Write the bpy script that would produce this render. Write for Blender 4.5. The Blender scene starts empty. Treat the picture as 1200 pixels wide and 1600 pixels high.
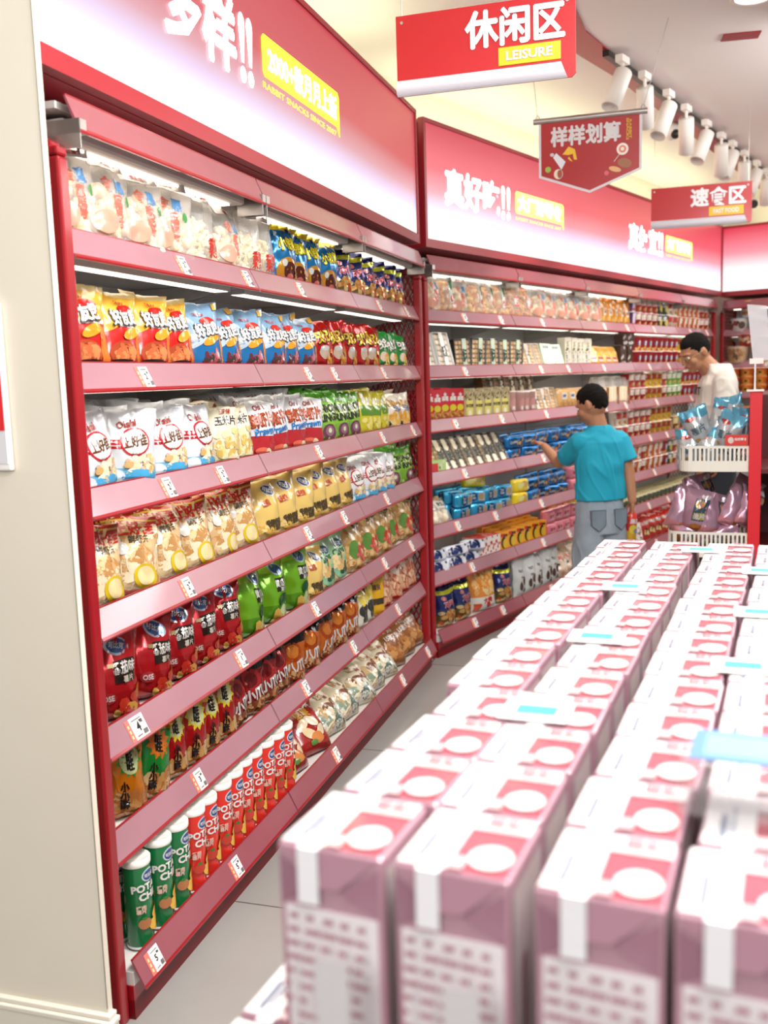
import bpy, bmesh, math, random
import numpy as np
from mathutils import Vector, Matrix, noise
random.seed(7)
SC = bpy.context.scene
COL = SC.collection
PI = math.pi

# ------------------------------------------------------------------ camera
PITCH, ROLL, FPX = 0.1371, -0.0314, 1520.0
cam_d = bpy.data.cameras.new('camera'); cam = bpy.data.objects.new('camera', cam_d); COL.objects.link(cam)
cam_d.sensor_fit = 'VERTICAL'; cam_d.sensor_height = 36; cam_d.sensor_width = 27; cam_d.lens = 36 * FPX / 1600
cam.matrix_world = Matrix.Translation((0, 0, 1.5)) @ Matrix.Rotation(PI/2 - PITCH, 4, 'X') @ Matrix.Rotation(ROLL, 4, 'Z')
cam_d.clip_start = 0.05
cam_d.dof.use_dof = True; cam_d.dof.focus_distance = 3.0; cam_d.dof.aperture_fstop = 3.3
SC.camera = cam

# ------------------------------------------------------------------ world and view
SC.view_settings.view_transform = 'Standard'; SC.view_settings.look = 'None'
SC.view_settings.gamma = 1; SC.view_settings.use_curve_mapping = False
SC.view_settings.exposure = -0.08
W = bpy.data.worlds.new('World'); SC.world = W; W.use_nodes = True
W.node_tree.nodes['Background'].inputs[0].default_value = (1, .98, .96, 1)
W.node_tree.nodes['Background'].inputs[1].default_value = 0.38

def area(name, loc, target, size, energy, color=(1, .965, .93), sy=None):
    l = bpy.data.lights.new(name, 'AREA'); l.energy = energy; l.color = color; l.size = size
    if sy: l.shape = 'RECTANGLE'; l.size_y = sy
    o = bpy.data.objects.new(name, l); COL.objects.link(o); o.location = loc
    o.rotation_euler = (Vector(target) - Vector(loc)).to_track_quat('-Z', 'Y').to_euler()
    return o
# rows of ceiling lights over the aisle and the display tables, plus two added fills
area('aisle_light', (1.2, 2.6, 3.1), (0.1, 3.3, .8), 1.2, 50)
area('aisle_light', (2.6, 5.4, 3.1), (1.5, 6.6, .9), 1.4, 75)
area('aisle_light', (0.9, 0.3, 3.1), (-0.35, 2.9, 1.0), 1.0, 45)
area('table_light', (0.75, 1.5, 3.05), (0.45, 1.4, 1.1), .5, 112)
area('table_light', (0.5, 0.1, 2.9), (0.2, 0.9, 1.0), .6, 22)
area('pier_fill', (-1.1, -0.9, 2.5), (-0.8, 2.1, 1.2), 1.0, 38)  # unseen fill added behind the camera to brighten the cream pier
area('box_front_fill', (0.2, -1.0, 2.6), (0.1, 0.8, 1.0), .8, 14)  # unseen fill from behind the camera, added for the gift box fronts
area('back_aisle_light', (4.2, 7.0, 3.1), (3.4, 7.5, .9), 1.4, 70)

# ------------------------------------------------------------------ helpers
def L(c):
    if isinstance(c, str):
        c = tuple(int(c[i:i+2], 16)/255 for i in (0, 2, 4))
    return tuple(x/12.92 if x <= .04045 else ((x+.055)/1.055)**2.4 for x in c[:3])

def LG(c): return tuple(x*.74 for x in L(c))

MATS = {}
def mat(name, col=None, rough=.5, metal=0, coat=0, bump=0, bscale=60, trans=0, emit=None, es=0, mix=0, alpha_mix=None, spec=.5):
    if name in MATS: return MATS[name]
    m = bpy.data.materials.new(name); m.use_nodes = True; nt = m.node_tree; N = nt.nodes; b = N['Principled BSDF']
    if col is None:
        a = N.new('ShaderNodeVertexColor'); a.layer_name = 'Col'
        nt.links.new(a.outputs[0], b.inputs['Base Color'])
    else:
        c = L(col)
        n = N.new('ShaderNodeTexNoise'); n.inputs['Scale'].default_value = 6; n.inputs['Detail'].default_value = 3
        t = N.new('ShaderNodeTexCoord'); nt.links.new(t.outputs['Object'], n.inputs['Vector'])
        r = N.new('ShaderNodeMix'); r.data_type = 'RGBA'
        r.inputs[6].default_value = (*[x*(1-mix) for x in c], 1); r.inputs[7].default_value = (*[min(1, x*(1+mix)) for x in c], 1)
        nt.links.new(n.outputs['Fac'], r.inputs[0]); nt.links.new(r.outputs[2], b.inputs['Base Color'])
    b.inputs['Roughness'].default_value = rough; b.inputs['Metallic'].default_value = metal
    b.inputs['Coat Weight'].default_value = coat; b.inputs['Coat Roughness'].default_value = .08
    b.inputs['Specular IOR Level'].default_value = spec
    if emit:
        b.inputs['Emission Color'].default_value = (*L(emit), 1); b.inputs['Emission Strength'].default_value = es
    if bump:
        n = N.new('ShaderNodeTexNoise'); n.inputs['Scale'].default_value = bscale; n.inputs['Detail'].default_value = 4
        t = N.new('ShaderNodeTexCoord'); nt.links.new(t.outputs['Object'], n.inputs['Vector'])
        bp = N.new('ShaderNodeBump'); bp.inputs['Strength'].default_value = bump; bp.inputs['Distance'].default_value = .01
        nt.links.new(n.outputs['Fac'], bp.inputs['Height']); nt.links.new(bp.outputs[0], b.inputs['Normal'])
    if alpha_mix is not None:
        tr = N.new('ShaderNodeBsdfTransparent'); mx = N.new('ShaderNodeMixShader'); mx.inputs[0].default_value = alpha_mix
        out = N['Material Output']
        nt.links.new(tr.outputs[0], mx.inputs[1]); nt.links.new(b.outputs[0], mx.inputs[2]); nt.links.new(mx.outputs[0], out.inputs[0])
    MATS[name] = m; return m

M_RED = mat('red_lacquer', '900d19', .35, coat=.3, mix=.05)
M_REDTRIM = mat('red_trim', '98202a', .4, mix=.05)
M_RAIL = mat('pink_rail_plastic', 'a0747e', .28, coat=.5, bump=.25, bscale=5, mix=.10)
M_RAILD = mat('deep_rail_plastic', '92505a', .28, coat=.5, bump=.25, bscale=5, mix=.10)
M_PANEL = mat('grey_panel', 'dfe0e3', .5, mix=.05)
M_SHELF = mat('shelf_white', 'cfccc8', .45, mix=.04)
M_DARK = mat('brown_panel', '7a6258', .6)  # one even brown for panels
M_LED = mat('led_diffuser', 'ffffff', .4, emit='fff2e2', es=2.7)
M_CREAM = mat('cream_paint', 'ddd6c6', .7, mix=.025, bump=.05, bscale=40)
M_WHITE = mat('white_paint', 'f0ecea', .6)
M_STEEL = mat('steel', 'b8b4b0', .3, metal=.8)
M_BLACK = mat('black_plastic', '1c1a1a', .4)
M_FILM = mat('printed_film', None, .2, coat=.35)
M_FOIL = mat('printed_foil', None, .2, metal=.5, coat=.4)
M_PAPER = mat('printed_card', None, .5, coat=.1)
M_CLEAR = mat('clear_film', 'f6f2ec', .15, coat=.5, alpha_mix=.24)
M_CLEAR2 = mat('clear_shell', 'f0f0f0', .08, coat=.6, alpha_mix=.08)
M_FOOD = mat('snack_surface', None, .6, bump=.3, bscale=120)

class MB:
    """collects geometry with a colour per face"""
    def __init__(s): s.v = []; s.f = []; s.c = []; s.m = []; s.n = 0; s.sm = []
    def add(s, vs, fs, c=(1, 1, 1), mi=0, smooth=False):
        s.v.append(np.asarray(vs, float).reshape(-1, 3)); k = s.n
        for f in fs: s.f.append([i+k for i in f])
        if isinstance(c, (list,)): s.c += c
        else: s.c += [c]*len(fs)
        s.m += [mi]*len(fs); s.sm += [smooth]*len(fs); s.n += len(s.v[-1])
    def box(s, x0, x1, y0, y1, z0, z1, c=(1, 1, 1), mi=0):
        vs = [(x, y, z) for x in (x0, x1) for y in (y0, y1) for z in (z0, z1)]
        s.add(vs, [(0, 1, 3, 2), (4, 6, 7, 5), (0, 4, 5, 1), (2, 3, 7, 6), (0, 2, 6, 4), (1, 5, 7, 3)], c, mi)
    def bar(s, a, b, w, h=None, c=(1, 1, 1), mi=0, up=(0, 0, 1)):
        a = Vector(a); b = Vector(b); d = (b-a).normalized(); h = h or w
        u = Vector(up)
        if abs(d.dot(u)) > .95: u = Vector((1, 0, 0))
        x = d.cross(u).normalized()*w/2; y = x.cross(d).normalized()*h/2
        vs = [p+i*x+j*y for p in (a, b) for i, j in ((-1, -1), (1, -1), (1, 1), (-1, 1))]
        s.add([tuple(v) for v in vs], [(0, 1, 2, 3), (7, 6, 5, 4), (0, 4, 5, 1), (1, 5, 6, 2), (2, 6, 7, 3), (3, 7, 4, 0)], c, mi)
    def tube(s, pts, r, n=10, c=(1, 1, 1), mi=0, cap=True):
        pts = [Vector(p) for p in pts]; rs = r if isinstance(r, (list, tuple)) else [r]*len(pts)
        vs = []; up = Vector((0, 0, 1))
        for i, p in enumerate(pts):
            d = (pts[min(i+1, len(pts)-1)]-pts[max(i-1, 0)]).normalized()
            u = up if abs(d.dot(up)) < .95 else Vector((1, 0, 0))
            x = d.cross(u).normalized(); y = x.cross(d).normalized()
            for k in range(n):
                a = 2*PI*k/n; vs.append(tuple(p+(x*math.cos(a)+y*math.sin(a))*rs[i]))
        fs = [(i*n+k, i*n+(k+1) % n, (i+1)*n+(k+1) % n, (i+1)*n+k) for i in range(len(pts)-1) for k in range(n)]
        s.add(vs, fs, c, mi, True)
        if cap: s.add(vs[:n], [tuple(range(n))[::-1]], c, mi); s.add(vs[-n:], [tuple(range(n))], c, mi)
    def lathe(s, prof, n=24, c=(1, 1, 1), mi=0, cx=0, cy=0, colors=None):
        vs = [(cx+r*math.cos(2*PI*k/n), cy+r*math.sin(2*PI*k/n), z) for r, z in prof for k in range(n)]
        for i in range(len(prof)-1):
            pass
        fs = [(i*n+k, i*n+(k+1) % n, (i+1)*n+(k+1) % n, (i+1)*n+k) for i in range(len(prof)-1) for k in range(n)]
        cc = c if colors is None else [colors[i] for i in range(len(prof)-1) for k in range(n)]
        s.add(vs, fs, cc, mi, True)
    def prism(s, poly, y0, y1, c=(1, 1, 1), mi=0):
        """polygon in x,z extruded along y"""
        n = len(poly); vs = [(x, y0, z) for x, z in poly]+[(x, y1, z) for x, z in poly]
        s.add(vs, [tuple(range(n)), tuple(range(2*n-1, n-1, -1))]+[(i, i+n, (i+1) % n+n, (i+1) % n) for i in range(n)], c, mi)
    def build(s, name, mats, parent=None, bevel=0):
        me = bpy.data.meshes.new(name)
        V = np.concatenate(s.v) if s.v else np.zeros((0, 3))
        me.from_pydata(V.tolist(), [], s.f)
        for m in (mats if isinstance(mats, (list, tuple)) else [mats]): me.materials.append(m)
        a = me.color_attributes.new('Col', 'FLOAT_COLOR', 'CORNER')
        cnt = np.array([len(f) for f in s.f]); cc = np.ones((len(s.f), 4)); cc[:, :3] = np.array(s.c)
        a.data.foreach_set('color', np.repeat(cc, cnt, axis=0).ravel())
        me.polygons.foreach_set('material_index', s.m); me.polygons.foreach_set('use_smooth', s.sm)
        me.validate(); me.update()
        o = bpy.data.objects.new(name, me); COL.objects.link(o)
        if parent: o.parent = parent
        if bevel:
            b = o.modifiers.new('b', 'BEVEL'); b.width = bevel; b.segments = 2; b.limit_method = 'ANGLE'
        return o

def tag(o, label=None, cat=None, group=None, kind=None):
    if label: o['label'] = label
    if cat: o['category'] = cat
    if group: o['group'] = group
    if kind: o['kind'] = kind
    return o
def empty(name, loc=(0, 0, 0), rz=0):
    o = bpy.data.objects.new(name, None); COL.objects.link(o); o.location = loc; o.rotation_euler = (0, 0, rz)
    o.empty_display_size = .1
    return o
def copy_tree(o, parent=None):
    c = o.copy(); COL.objects.link(c); c.parent = parent
    for ch in KIDS.get(o.name, []): copy_tree(ch, c)
    return c
KIDS = {}

# text -> triangles, cached: height 1, centred on 0
GL = {}
def glyph(body, bold=.02, cells=4, stretch=None):
    key = (body, bold, cells)
    if key in GL: return GL[key]
    c = bpy.data.curves.new('t', 'FONT'); c.body = body; c.offset = min(bold, .012); c.resolution_u = 2; c.space_line = .85
    c.align_x = 'CENTER'
    o = bpy.data.objects.new('t', c); COL.objects.link(o)
    dg = bpy.context.evaluated_depsgraph_get()
    me = bpy.data.meshes.new_from_object(o.evaluated_get(dg))
    bpy.data.objects.remove(o); bpy.data.curves.remove(c)
    bm = bmesh.new(); bm.from_mesh(me); bpy.data.meshes.remove(me)
    xs = [v.co.x for v in bm.verts]; ys = [v.co.y for v in bm.verts]
    x0, x1, y0, y1 = min(xs), max(xs), min(ys), max(ys); h = (y1-y0) or 1
    bmesh.ops.triangulate(bm, faces=bm.faces[:])
    for v in bm.verts: v.co = ((v.co.x-(x0+x1)/2)/h, (v.co.y-(y0+y1)/2)/h, 0)
    w = (x1-x0)/h
    if cells:
        for ax, ext in ((0, w), (1, 1.)):
            k = max(1, int(round(ext*cells)))
            for i in range(1, k):
                p = -ext/2+ext*i/k
                bmesh.ops.bisect_plane(bm, geom=bm.verts[:]+bm.edges[:]+bm.faces[:], plane_co=(p, 0, 0) if ax == 0 else (0, p, 0), plane_no=(1, 0, 0) if ax == 0 else (0, 1, 0))
    bm.verts.index_update()
    vs = np.array([v.co[:2] for v in bm.verts]); fs = [tuple(v.index for v in f.verts) for f in bm.faces]
    bm.free()
    if bold > .015:      # heavier strokes: the same glyph laid down again, a little shifted
        d = bold*.8; n0 = len(vs)
        sh = [(0, 0), (d, 0), (-d, 0), (0, d), (0, -d)]
        vs = np.concatenate([vs+np.array(q) for q in sh]); fs = [tuple(i+n0*k for i in f) for k in range(5) for f in fs]
    GL[key] = (vs, fs, w); return GL[key]

# decals: shapes in design space (x 0..1, y 0..1) pressed onto a surface function S(x, y, off)
def put(mb, S, layer, P2, fs, col, mi=0):
    mb.add(S(P2[:, 0], P2[:, 1], .0005+.0006*layer), fs, LG(col), mi, True)
def decals(mb, S, asp, items, mi=0):
    """asp = height / width of the design area"""
    for k, it in enumerate(items):
        t = it[0]
        if t == 'r':      # rect x0 y0 x1 y1 col
            _, x0, y0, x1, y1, col = it
            nx = max(1, int((x1-x0)*14)); ny = max(1, int((y1-y0)*18))
            X, Y = np.meshgrid(np.linspace(x0, x1, nx+1), np.linspace(y0, y1, ny+1)); P = np.stack([X.ravel(), Y.ravel()], 1)
            fs = [(j*(nx+1)+i, j*(nx+1)+i+1, (j+1)*(nx+1)+i+1, (j+1)*(nx+1)+i) for j in range(ny) for i in range(nx)]
            put(mb, S, k, P, fs, col, mi)
        elif t in ('e', 's'):    # ellipse / star cx cy rx ry col [rot] ; star has spikes
            _, cx, cy, rx, ry, col = it[:6]; rot = it[6] if len(it) > 6 else 0
            big = max(rx, ry*asp); n = 22 if big > .1 else 10; rings = 4 if big > .1 else 2
            P = [(cx, cy)]
            for r in range(1, rings+1):
                for a in range(n):
                    q = 2*PI*a/n; rr = r/rings
                    if t == 's': rr *= 1 if a % 2 else .72
                    ex = rx*rr*math.cos(q); ey = ry*rr*math.sin(q)*asp
                    P.append((cx+ex*math.cos(rot)-ey*math.sin(rot), cy+(ex*math.sin(rot)+ey*math.cos(rot))/asp))
            fs = [(0, 1+a, 1+(a+1) % n) for a in range(n)]
            for r in range(rings-1):
                b = 1+r*n
                fs += [(b+a, b+n+a, b+n+(a+1) % n, b+(a+1) % n) for a in range(n)]
            put(mb, S, k, np.clip(np.array(P), .01, .99), fs, col, mi)
        elif t == 't':    # text body cx cy height(width fraction) col [bold, rot, sx]
            _, body, cx, cy, h, col = it[:6]; bold = it[6] if len(it) > 6 else .02; rot = it[7] if len(it) > 7 else 0; sx = it[8] if len(it) > 8 else 1
            vs, fs, w = glyph(body, bold, 3)
            lay = (np.arange(len(vs))//(len(vs)//5))*.00012 if bold > .015 else 0
            x = vs[:, 0]*h*sx; y = vs[:, 1]*h
            P = np.stack([cx+x*math.cos(rot)-y*math.sin(rot), cy+(x*math.sin(rot)+y*math.cos(rot))/asp], 1)
            P = np.clip(P, .005, .995); mb.add(S(P[:, 0], P[:, 1], .0005+.0006*k+lay), fs, LG(col), mi, True)
        elif t == 'b':    # scatter of food: n x0 y0 x1 y1 size cols seed [elong]
            _, n, x0, y0, x1, y1, sz, cols, sd = it[:9]; el = it[9] if len(it) > 9 else 1.6
            R = random.Random(sd)
            for q in range(n):
                cx = R.uniform(x0, x1); cy = R.uniform(y0, y1); a = R.uniform(0, PI); s = sz*R.uniform(.7, 1.3)
                m = 8; P = [(cx, cy)]+[(cx+s*(el*math.cos(2*PI*i/m)*math.cos(a)-math.sin(2*PI*i/m)*math.sin(a))*.7, cy+s*(el*math.cos(2*PI*i/m)*math.sin(a)+math.sin(2*PI*i/m)*math.cos(a))*.7/asp) for i in range(m)]
                put(mb, S, k+q/n, np.clip(np.array(P), .01, .99), [(0, 1+i, 1+(i+1) % m) for i in range(m)], R.choice(cols), mi)

# ------------------------------------------------------------------ the two shelf fronts
MODL = .973
class Gond:
    def __init__(s, x, y, th): s.o = Vector((x, y, 0)); s.th = th; s.rz = PI/2-th; s.d = Vector((math.sin(th), math.cos(th), 0)); s.n = Vector((math.cos(th), -math.sin(th), 0))
    def P(s, t, y, z=0): return s.o+s.d*t-s.n*y+Vector((0, 0, z))
GA = Gond(-.6473, 2.1432, .2975)
GB = Gond(.2538, 5.0779, .6192)
GC = Gond(*(GB.P(5.27*MODL, 0)[:2]), .6192+PI/2)
H = [1.780, 1.490, 1.207, .928, .6435, .386, .084]
DEPTH = .44
SHELF_Z = [h+.042 for h in H[:6]]+[.125]

# ------------------------------------------------------------------ room shell
def struct(name, o): o.name = name; return tag(o, kind='structure')
m = mat('floor_tiles', 'a9a7a2', .22, mix=.03)
nt = m.node_tree; N = nt.nodes; bs = N['Principled BSDF']
br = N.new('ShaderNodeTexBrick'); tc = N.new('ShaderNodeTexCoord')
br.offset = 0; br.inputs['Scale'].default_value = 1; br.inputs['Brick Width'].default_value = .6; br.inputs['Row Height'].default_value = 1.2
br.inputs['Mortar Size'].default_value = .003; br.inputs['Mortar Smooth'].default_value = .2
br.inputs['Color1'].default_value = (*L('a09e9a'), 1); br.inputs['Color2'].default_value = (*L('9a9894'), 1); br.inputs['Mortar'].default_value = (*L('5c5854'), 1)
nt.links.new(tc.outputs['Object'], br.inputs['Vector'])
nz = N.new('ShaderNodeTexNoise'); nz.inputs['Scale'].default_value = 2.5; nz.inputs['Detail'].default_value = 6; nt.links.new(tc.outputs['Object'], nz.inputs['Vector'])
mx = N.new('ShaderNodeMix'); mx.data_type = 'RGBA'; mx.blend_type = 'MULTIPLY'; mx.inputs[0].default_value = .25
nt.links.new(br.outputs[0], mx.inputs[6]); nt.links.new(nz.outputs[0], mx.inputs[7]); nt.links.new(mx.outputs[2], bs.inputs['Base Color'])
b = MB(); b.box(-3, 9, -8.4, 14.4, -.05, 0); f = b.build('floor', m); struct('floor', f)
# floor frame is turned so its rows of tiles run along the near shelves
f.location = GA.P(.546, 0); f.rotation_euler = (0, 0, -GA.th)
b = MB(); b.box(-4, 8, -3, 14, 3.15, 3.2); f = b.build('ceiling', M_WHITE); struct('ceiling', f)
def wall(g, t0, t1, name, y=DEPTH+.03):
    b = MB(); b.box(t0, t1, y, y+.08, 0, 3.15); o = b.build(name, M_CREAM); o.location = g.o; o.rotation_euler = (0, 0, g.rz); struct(name, o)
wall(GA, -.1, 3.13, 'wall_near'); wall(GB, -.25, 5.6, 'wall_far'); wall(GC, -.3, 5, 'wall_end')
# the cream pier at the near end of the shelves, with its skirting and a thin vertical joint
b = MB(); b.box(-.118, -.10, -.025, 2.6, 0, 3.15); o = b.build('wall_pier', M_CREAM); o.location = GA.o; o.rotation_euler = (0, 0, GA.rz); struct('wall_pier', o)
b = MB(); b.box(-.1192, -.1175, -.0255, -.0235, .11, 3.1); o = b.build('trim_1', mat('joint_grey', '8d877c', .8)); o.location = GA.o; o.rotation_euler = (0, 0, GA.rz); struct('trim_1', o)
b = MB()
for z0, z1, w in ((0, .075, .016), (.075, .088, .02), (.088, .1, .012)):
    b.box(-.118-w, -.10, -.025-w, 2.6, z0, z1)
o = b.build('baseboard_near', mat('skirting', 'e0dacc', .5), bevel=.003); o.location = GA.o; o.rotation_euler = (0, 0, GA.rz); struct('baseboard_near', o)

# ------------------------------------------------------------------ shelving units
PRICES = {0: ['2'], 1: ['2', '2', '2'], 2: ['2', '2'], 3: ['2'], 4: ['4', '1'], 5: ['3', '4', '3'], 6: ['5', '1']}
def surf_plane(mat4):
    def S(x, y, off):
        P = np.stack([np.asarray(x, float), np.asarray(off+0*x, float), np.asarray(y, float), np.ones_like(x, dtype=float)])
        return (np.array(mat4) @ P)[:3].T
    return S
def price_tag(big, sx=1.0):
    w, h = (.052, .042) if big else (.034, .042)
    return w, h
TAGC = {}
def tag_mesh(num, wide, promo):
    key = (num, wide, promo)
    if key in TAGC: return TAGC[key]
    b = MB(); w = .06 if wide else .04; h = .055
    b.box(0, w, 0, .0012, 0, h, L('f1efec'))
    def S(x, y, off): return np.stack([x*w, -off+0*x, y*h], 1)
    dec = [('t', num, .45, .52, .40, '222222', .03), ('t', '90' if num in '45' else '50', .72, .70, .17, '333333', .02), ('r', .62, .08, .92, .3, '777777'),
           ('r', .1, .84, .8, .89, '999999'), ('r', .1, .12, .45, .17, '888888')]
    decals(b, S, h/w, dec)
    if promo:
        b.box(-.018, -.001, 0, .0012, 0, h, L('d8756a'))
        for q in range(3): b.box(-.013, -.008, -.0006, 0, .008+q*.013, .016+q*.013, L('f3dc9a'))
    o = b.build('price_tag', M_PAPER); TAGC[key] = o.data; bpy.data.objects.remove(o); return TAGC[key]

def rail_mesh(x0, x1, kind):
    b = MB()
    # leaning face, lower bead, back lip
    prof = [(-.002, 0), (.002, .006), (.032, .066), (.036, .064), (.008, .004), (.006, -.003), (-.001, -.004)]
    n = len(prof); vs = [(x, y, z) for x in (x0, x1) for y, z in prof]
    cs = L('c02a36')
    b.add(vs, [tuple(range(n))[::-1], tuple(range(n, 2*n))]+[(i, (i+1) % n, (i+1) % n+n, i+n) for i in range(n)], (1, 1, 1), 0)
    b.m[-n] = 1; b.m[-1] = 1
    b.box(x0, x1, .031, .0365, .0645, .0675, cs, 1)
    return b
def shelving_unit(g, k, nm, where, far=False):
    x0 = k*MODL
    u = empty('shelving_unit', g.P(x0, 0), g.rz)
    tag(u, where, 'shelving unit', 'shelving units along the walls')
    b = MB()
    for z in (0.12, .62, 1.12, 1.62): b.box(.002, MODL-.002, DEPTH, DEPTH+.02, z+.002, z+.498)
    b.build('back_panel', M_PANEL, u)
    b = MB(); b.box(.0, MODL, -.018, .0, .0, .086); b.box(0, MODL, -.018, DEPTH, .0, .05); b.build('kick_panel', M_RED, u)
    b = MB(); b.box(0.003, MODL-.003, -.018, DEPTH, .086, .12); b.build('base_deck', M_SHELF, u)
    for x in (0.008, MODL-.008): b = MB(); b.box(x-.007, x+.007, DEPTH-.012, DEPTH+.01, .1, 2.1); b.build('rear_upright', M_PANEL, u)
    for i, h in enumerate(H):
        yo = 0 if i < 6 else -.049
        if i < 6:
            b = MB(); b.box(.003, MODL-.003, .03, DEPTH, h+.022, h+.042); b.box(.003, MODL-.003, .03, .045, h+.004, h+.022)
            sb = b.build('shelf_board', M_SHELF, u)
            for x in (.02, MODL-.02):
                b = MB(); b.add([(x-.003, .06, h+.02), (x-.003, DEPTH, h+.02), (x-.003, DEPTH, h-.06), (x-.003, DEPTH-.05, h-.06), (x+.003, .06, h+.02), (x+.003, DEPTH, h+.02), (x+.003, DEPTH, h-.06), (x+.003, DEPTH-.05, h-.06)],
                      [(0, 1, 2, 3), (7, 6, 5, 4), (0, 4, 5, 1), (1, 5, 6, 2), (2, 6, 7, 3), (3, 7, 4, 0)])
                b.build('bracket', M_SHELF, sb)
            b = MB(); b.box(.05, MODL-.05, .075, .13, h-.004, h+.021); lb = b.build('lamp_strip', M_SHELF, u)
            b = MB(); b.box(.06, MODL-.06, .080, .125, h-.0055, h-.003); b.build('diffuser', M_LED, lb)
        rb = rail_mesh(.004 if k else .004, MODL-.004, 0)
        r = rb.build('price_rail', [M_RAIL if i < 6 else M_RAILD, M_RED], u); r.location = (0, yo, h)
        spots = {3: [.34, .78], 2: [.42]}.get(3 if (i+k) % 2 == 0 else 2)
        R = random.Random(i*7+k*3+(5 if nm == 'A' else 0))
        nums = {'A': ['2', '2', '2', '2', '1', '3', '5'], 'B': ['8', '6', '9', '7', '3', '2', '7'], 'C': ['6', '5', '4', '9', '3', '2', '1']}[nm]
        for q, sx in enumerate(spots):
            num = nums[i] if not (nm == 'A' and i == 4 and k == 0 and q == 0) else '4'
            if nm == 'A' and i == 6: num = '5' if k == 0 else '1'
            wide = nm == 'A' and ((i == 4 and k == 0 and q == 0) or (k == 0 and R.random() < .25))
            t = bpy.data.objects.new('price_tag', tag_mesh(num, wide, True)); COL.objects.link(t); t.parent = r
            t.location = (sx*MODL+R.uniform(-.08, .08), .0005, .006); t.rotation_euler = (-math.atan2(.03, .06), 0, 0)
            if nm == 'A' and k == 0 and q == 0: t.location.x = {0: .50, 1: .27, 2: .35, 3: .42, 4: .12, 5: .42, 6: .06}[i]
            if nm == 'A' and k == 0 and q == 1: t.location.x = {0: .9, 1: .83, 2: .66, 3: .66, 4: .72, 5: .9, 6: .52}[i]
    # canopy rail and its lamp
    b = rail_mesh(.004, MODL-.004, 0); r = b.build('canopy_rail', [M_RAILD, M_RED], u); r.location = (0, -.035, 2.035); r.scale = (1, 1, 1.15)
    b = MB(); b.box(0, MODL, .02, DEPTH, 2.085, 2.10); b.build('top_board', M_SHELF, u)
    b = MB(); b.prism([(.03, 2.03), (MODL-.03, 2.03), (MODL-.03, 2.075), (.03, 2.075)], .02, .20); lb = b.build('lamp_housing', M_SHELF, u, bevel=.01)
    b = MB(); b.box(.08, MODL-.08, .05, .09, 2.024, 2.029); b.build('diffuser', M_LED, lb)
    for x in (.0, MODL-.03):
        b = MB(); b.box(x+.002, x+.028, -.035, .02, 2.03, 2.06); b.box(x+.002, x+.006, -.035, .05, 2.0, 2.06)
        b.build('rail_clip', M_STEEL, u)
    return u

def mesh_lattice(b, y0, y1, z0, z1, x, py=.030, pz=.060, r=.0022):
    """diamond lattice in the y,z plane"""
    sl = pz/py; n0 = int((z0-z1)/pz)-2
    for sgn in (1, -1):
        c = z0-(sl*(y1-y0))-pz
        while c < z1+sl*(y1-y0)+pz:
            pts = []
            ya = y0; yb = y1
            f = (lambda y: c+sgn*sl*(y-y0))
            inv = (lambda z: y0+(z-c)/(sgn*sl))
            lo, hi = sorted((inv(z0), inv(z1))); ya = max(y0, lo); yb = min(y1, hi)
            if yb-ya > .002: b.bar((x, ya, f(ya)), (x, yb, f(yb)), r*2, r, up=(1, 0, 0))
            c += pz
def end_frame(g, t, label):
    u = empty('end_frame', g.P(t, 0), g.rz); tag(u, label, 'shelf end frame', 'red lattice end frames')
    b = MB(); b.box(-.018, .018, -.006, .034, .0, 1.98)
    b.box(-.018, .018, -.006, .034, 1.98, 2.0); b.bar((0, .014, 1.995), (0, .09, 2.03), .036, .03)
    b.build('front_post', M_RED, u, bevel=.006)
    b = MB(); b.box(-.015, .015, DEPTH-.02, DEPTH+.02, 0, 2.1); b.build('rear_post', M_RED, u)
    b = MB(); mesh_lattice(b, .034, DEPTH-.02, .1, 2.03, 0); b.box(-.004, .004, .034, DEPTH-.02, .095, .11); b.box(-.004, .004, .034, DEPTH-.02, 2.02, 2.035)
    b.build('lattice_panel', M_RED, u)
    return u
for k, w in enumerate(['nearest red shelving bay, beside the cream pier, stocked with chips', 'middle bay of the near shelves, red rails full of snack bags', 'far bay of the near shelves, ending at the inward corner']):
    shelving_unit(GA, k, 'A', w)
for k, w in enumerate(['first bay of the far shelves, just past the inward corner', 'second bay of the far shelves, where the boy reaches in', 'third bay of the far shelves, behind the boy in turquoise', 'fourth bay of the far shelves, cup noodles between boy and teenager', 'last bay of the far shelves, behind the teenager in white']):
    shelving_unit(GB, k, 'B', w, True)
b = None
for k, w in enumerate(['first bay of the end wall shelves, tubs of snacks beside the corner', 'second bay of the end wall shelves, behind the clear sign holder']):
    shelving_unit(GC, k, 'C', w, True)
end_frame(GA, -.022, 'red end frame with diamond lattice beside the cream pier')
end_frame(GA, 3*MODL+.02, 'red lattice end frame closing the near shelves at the inward corner')
end_frame(GB, -.012, 'red lattice end frame at the start of the far shelves')
end_frame(GB, 5*MODL+.02, 'red lattice end frame at the far end, behind the teenager')
end_frame(GC, -.012, 'red lattice end frame starting the end wall shelves')

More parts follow.
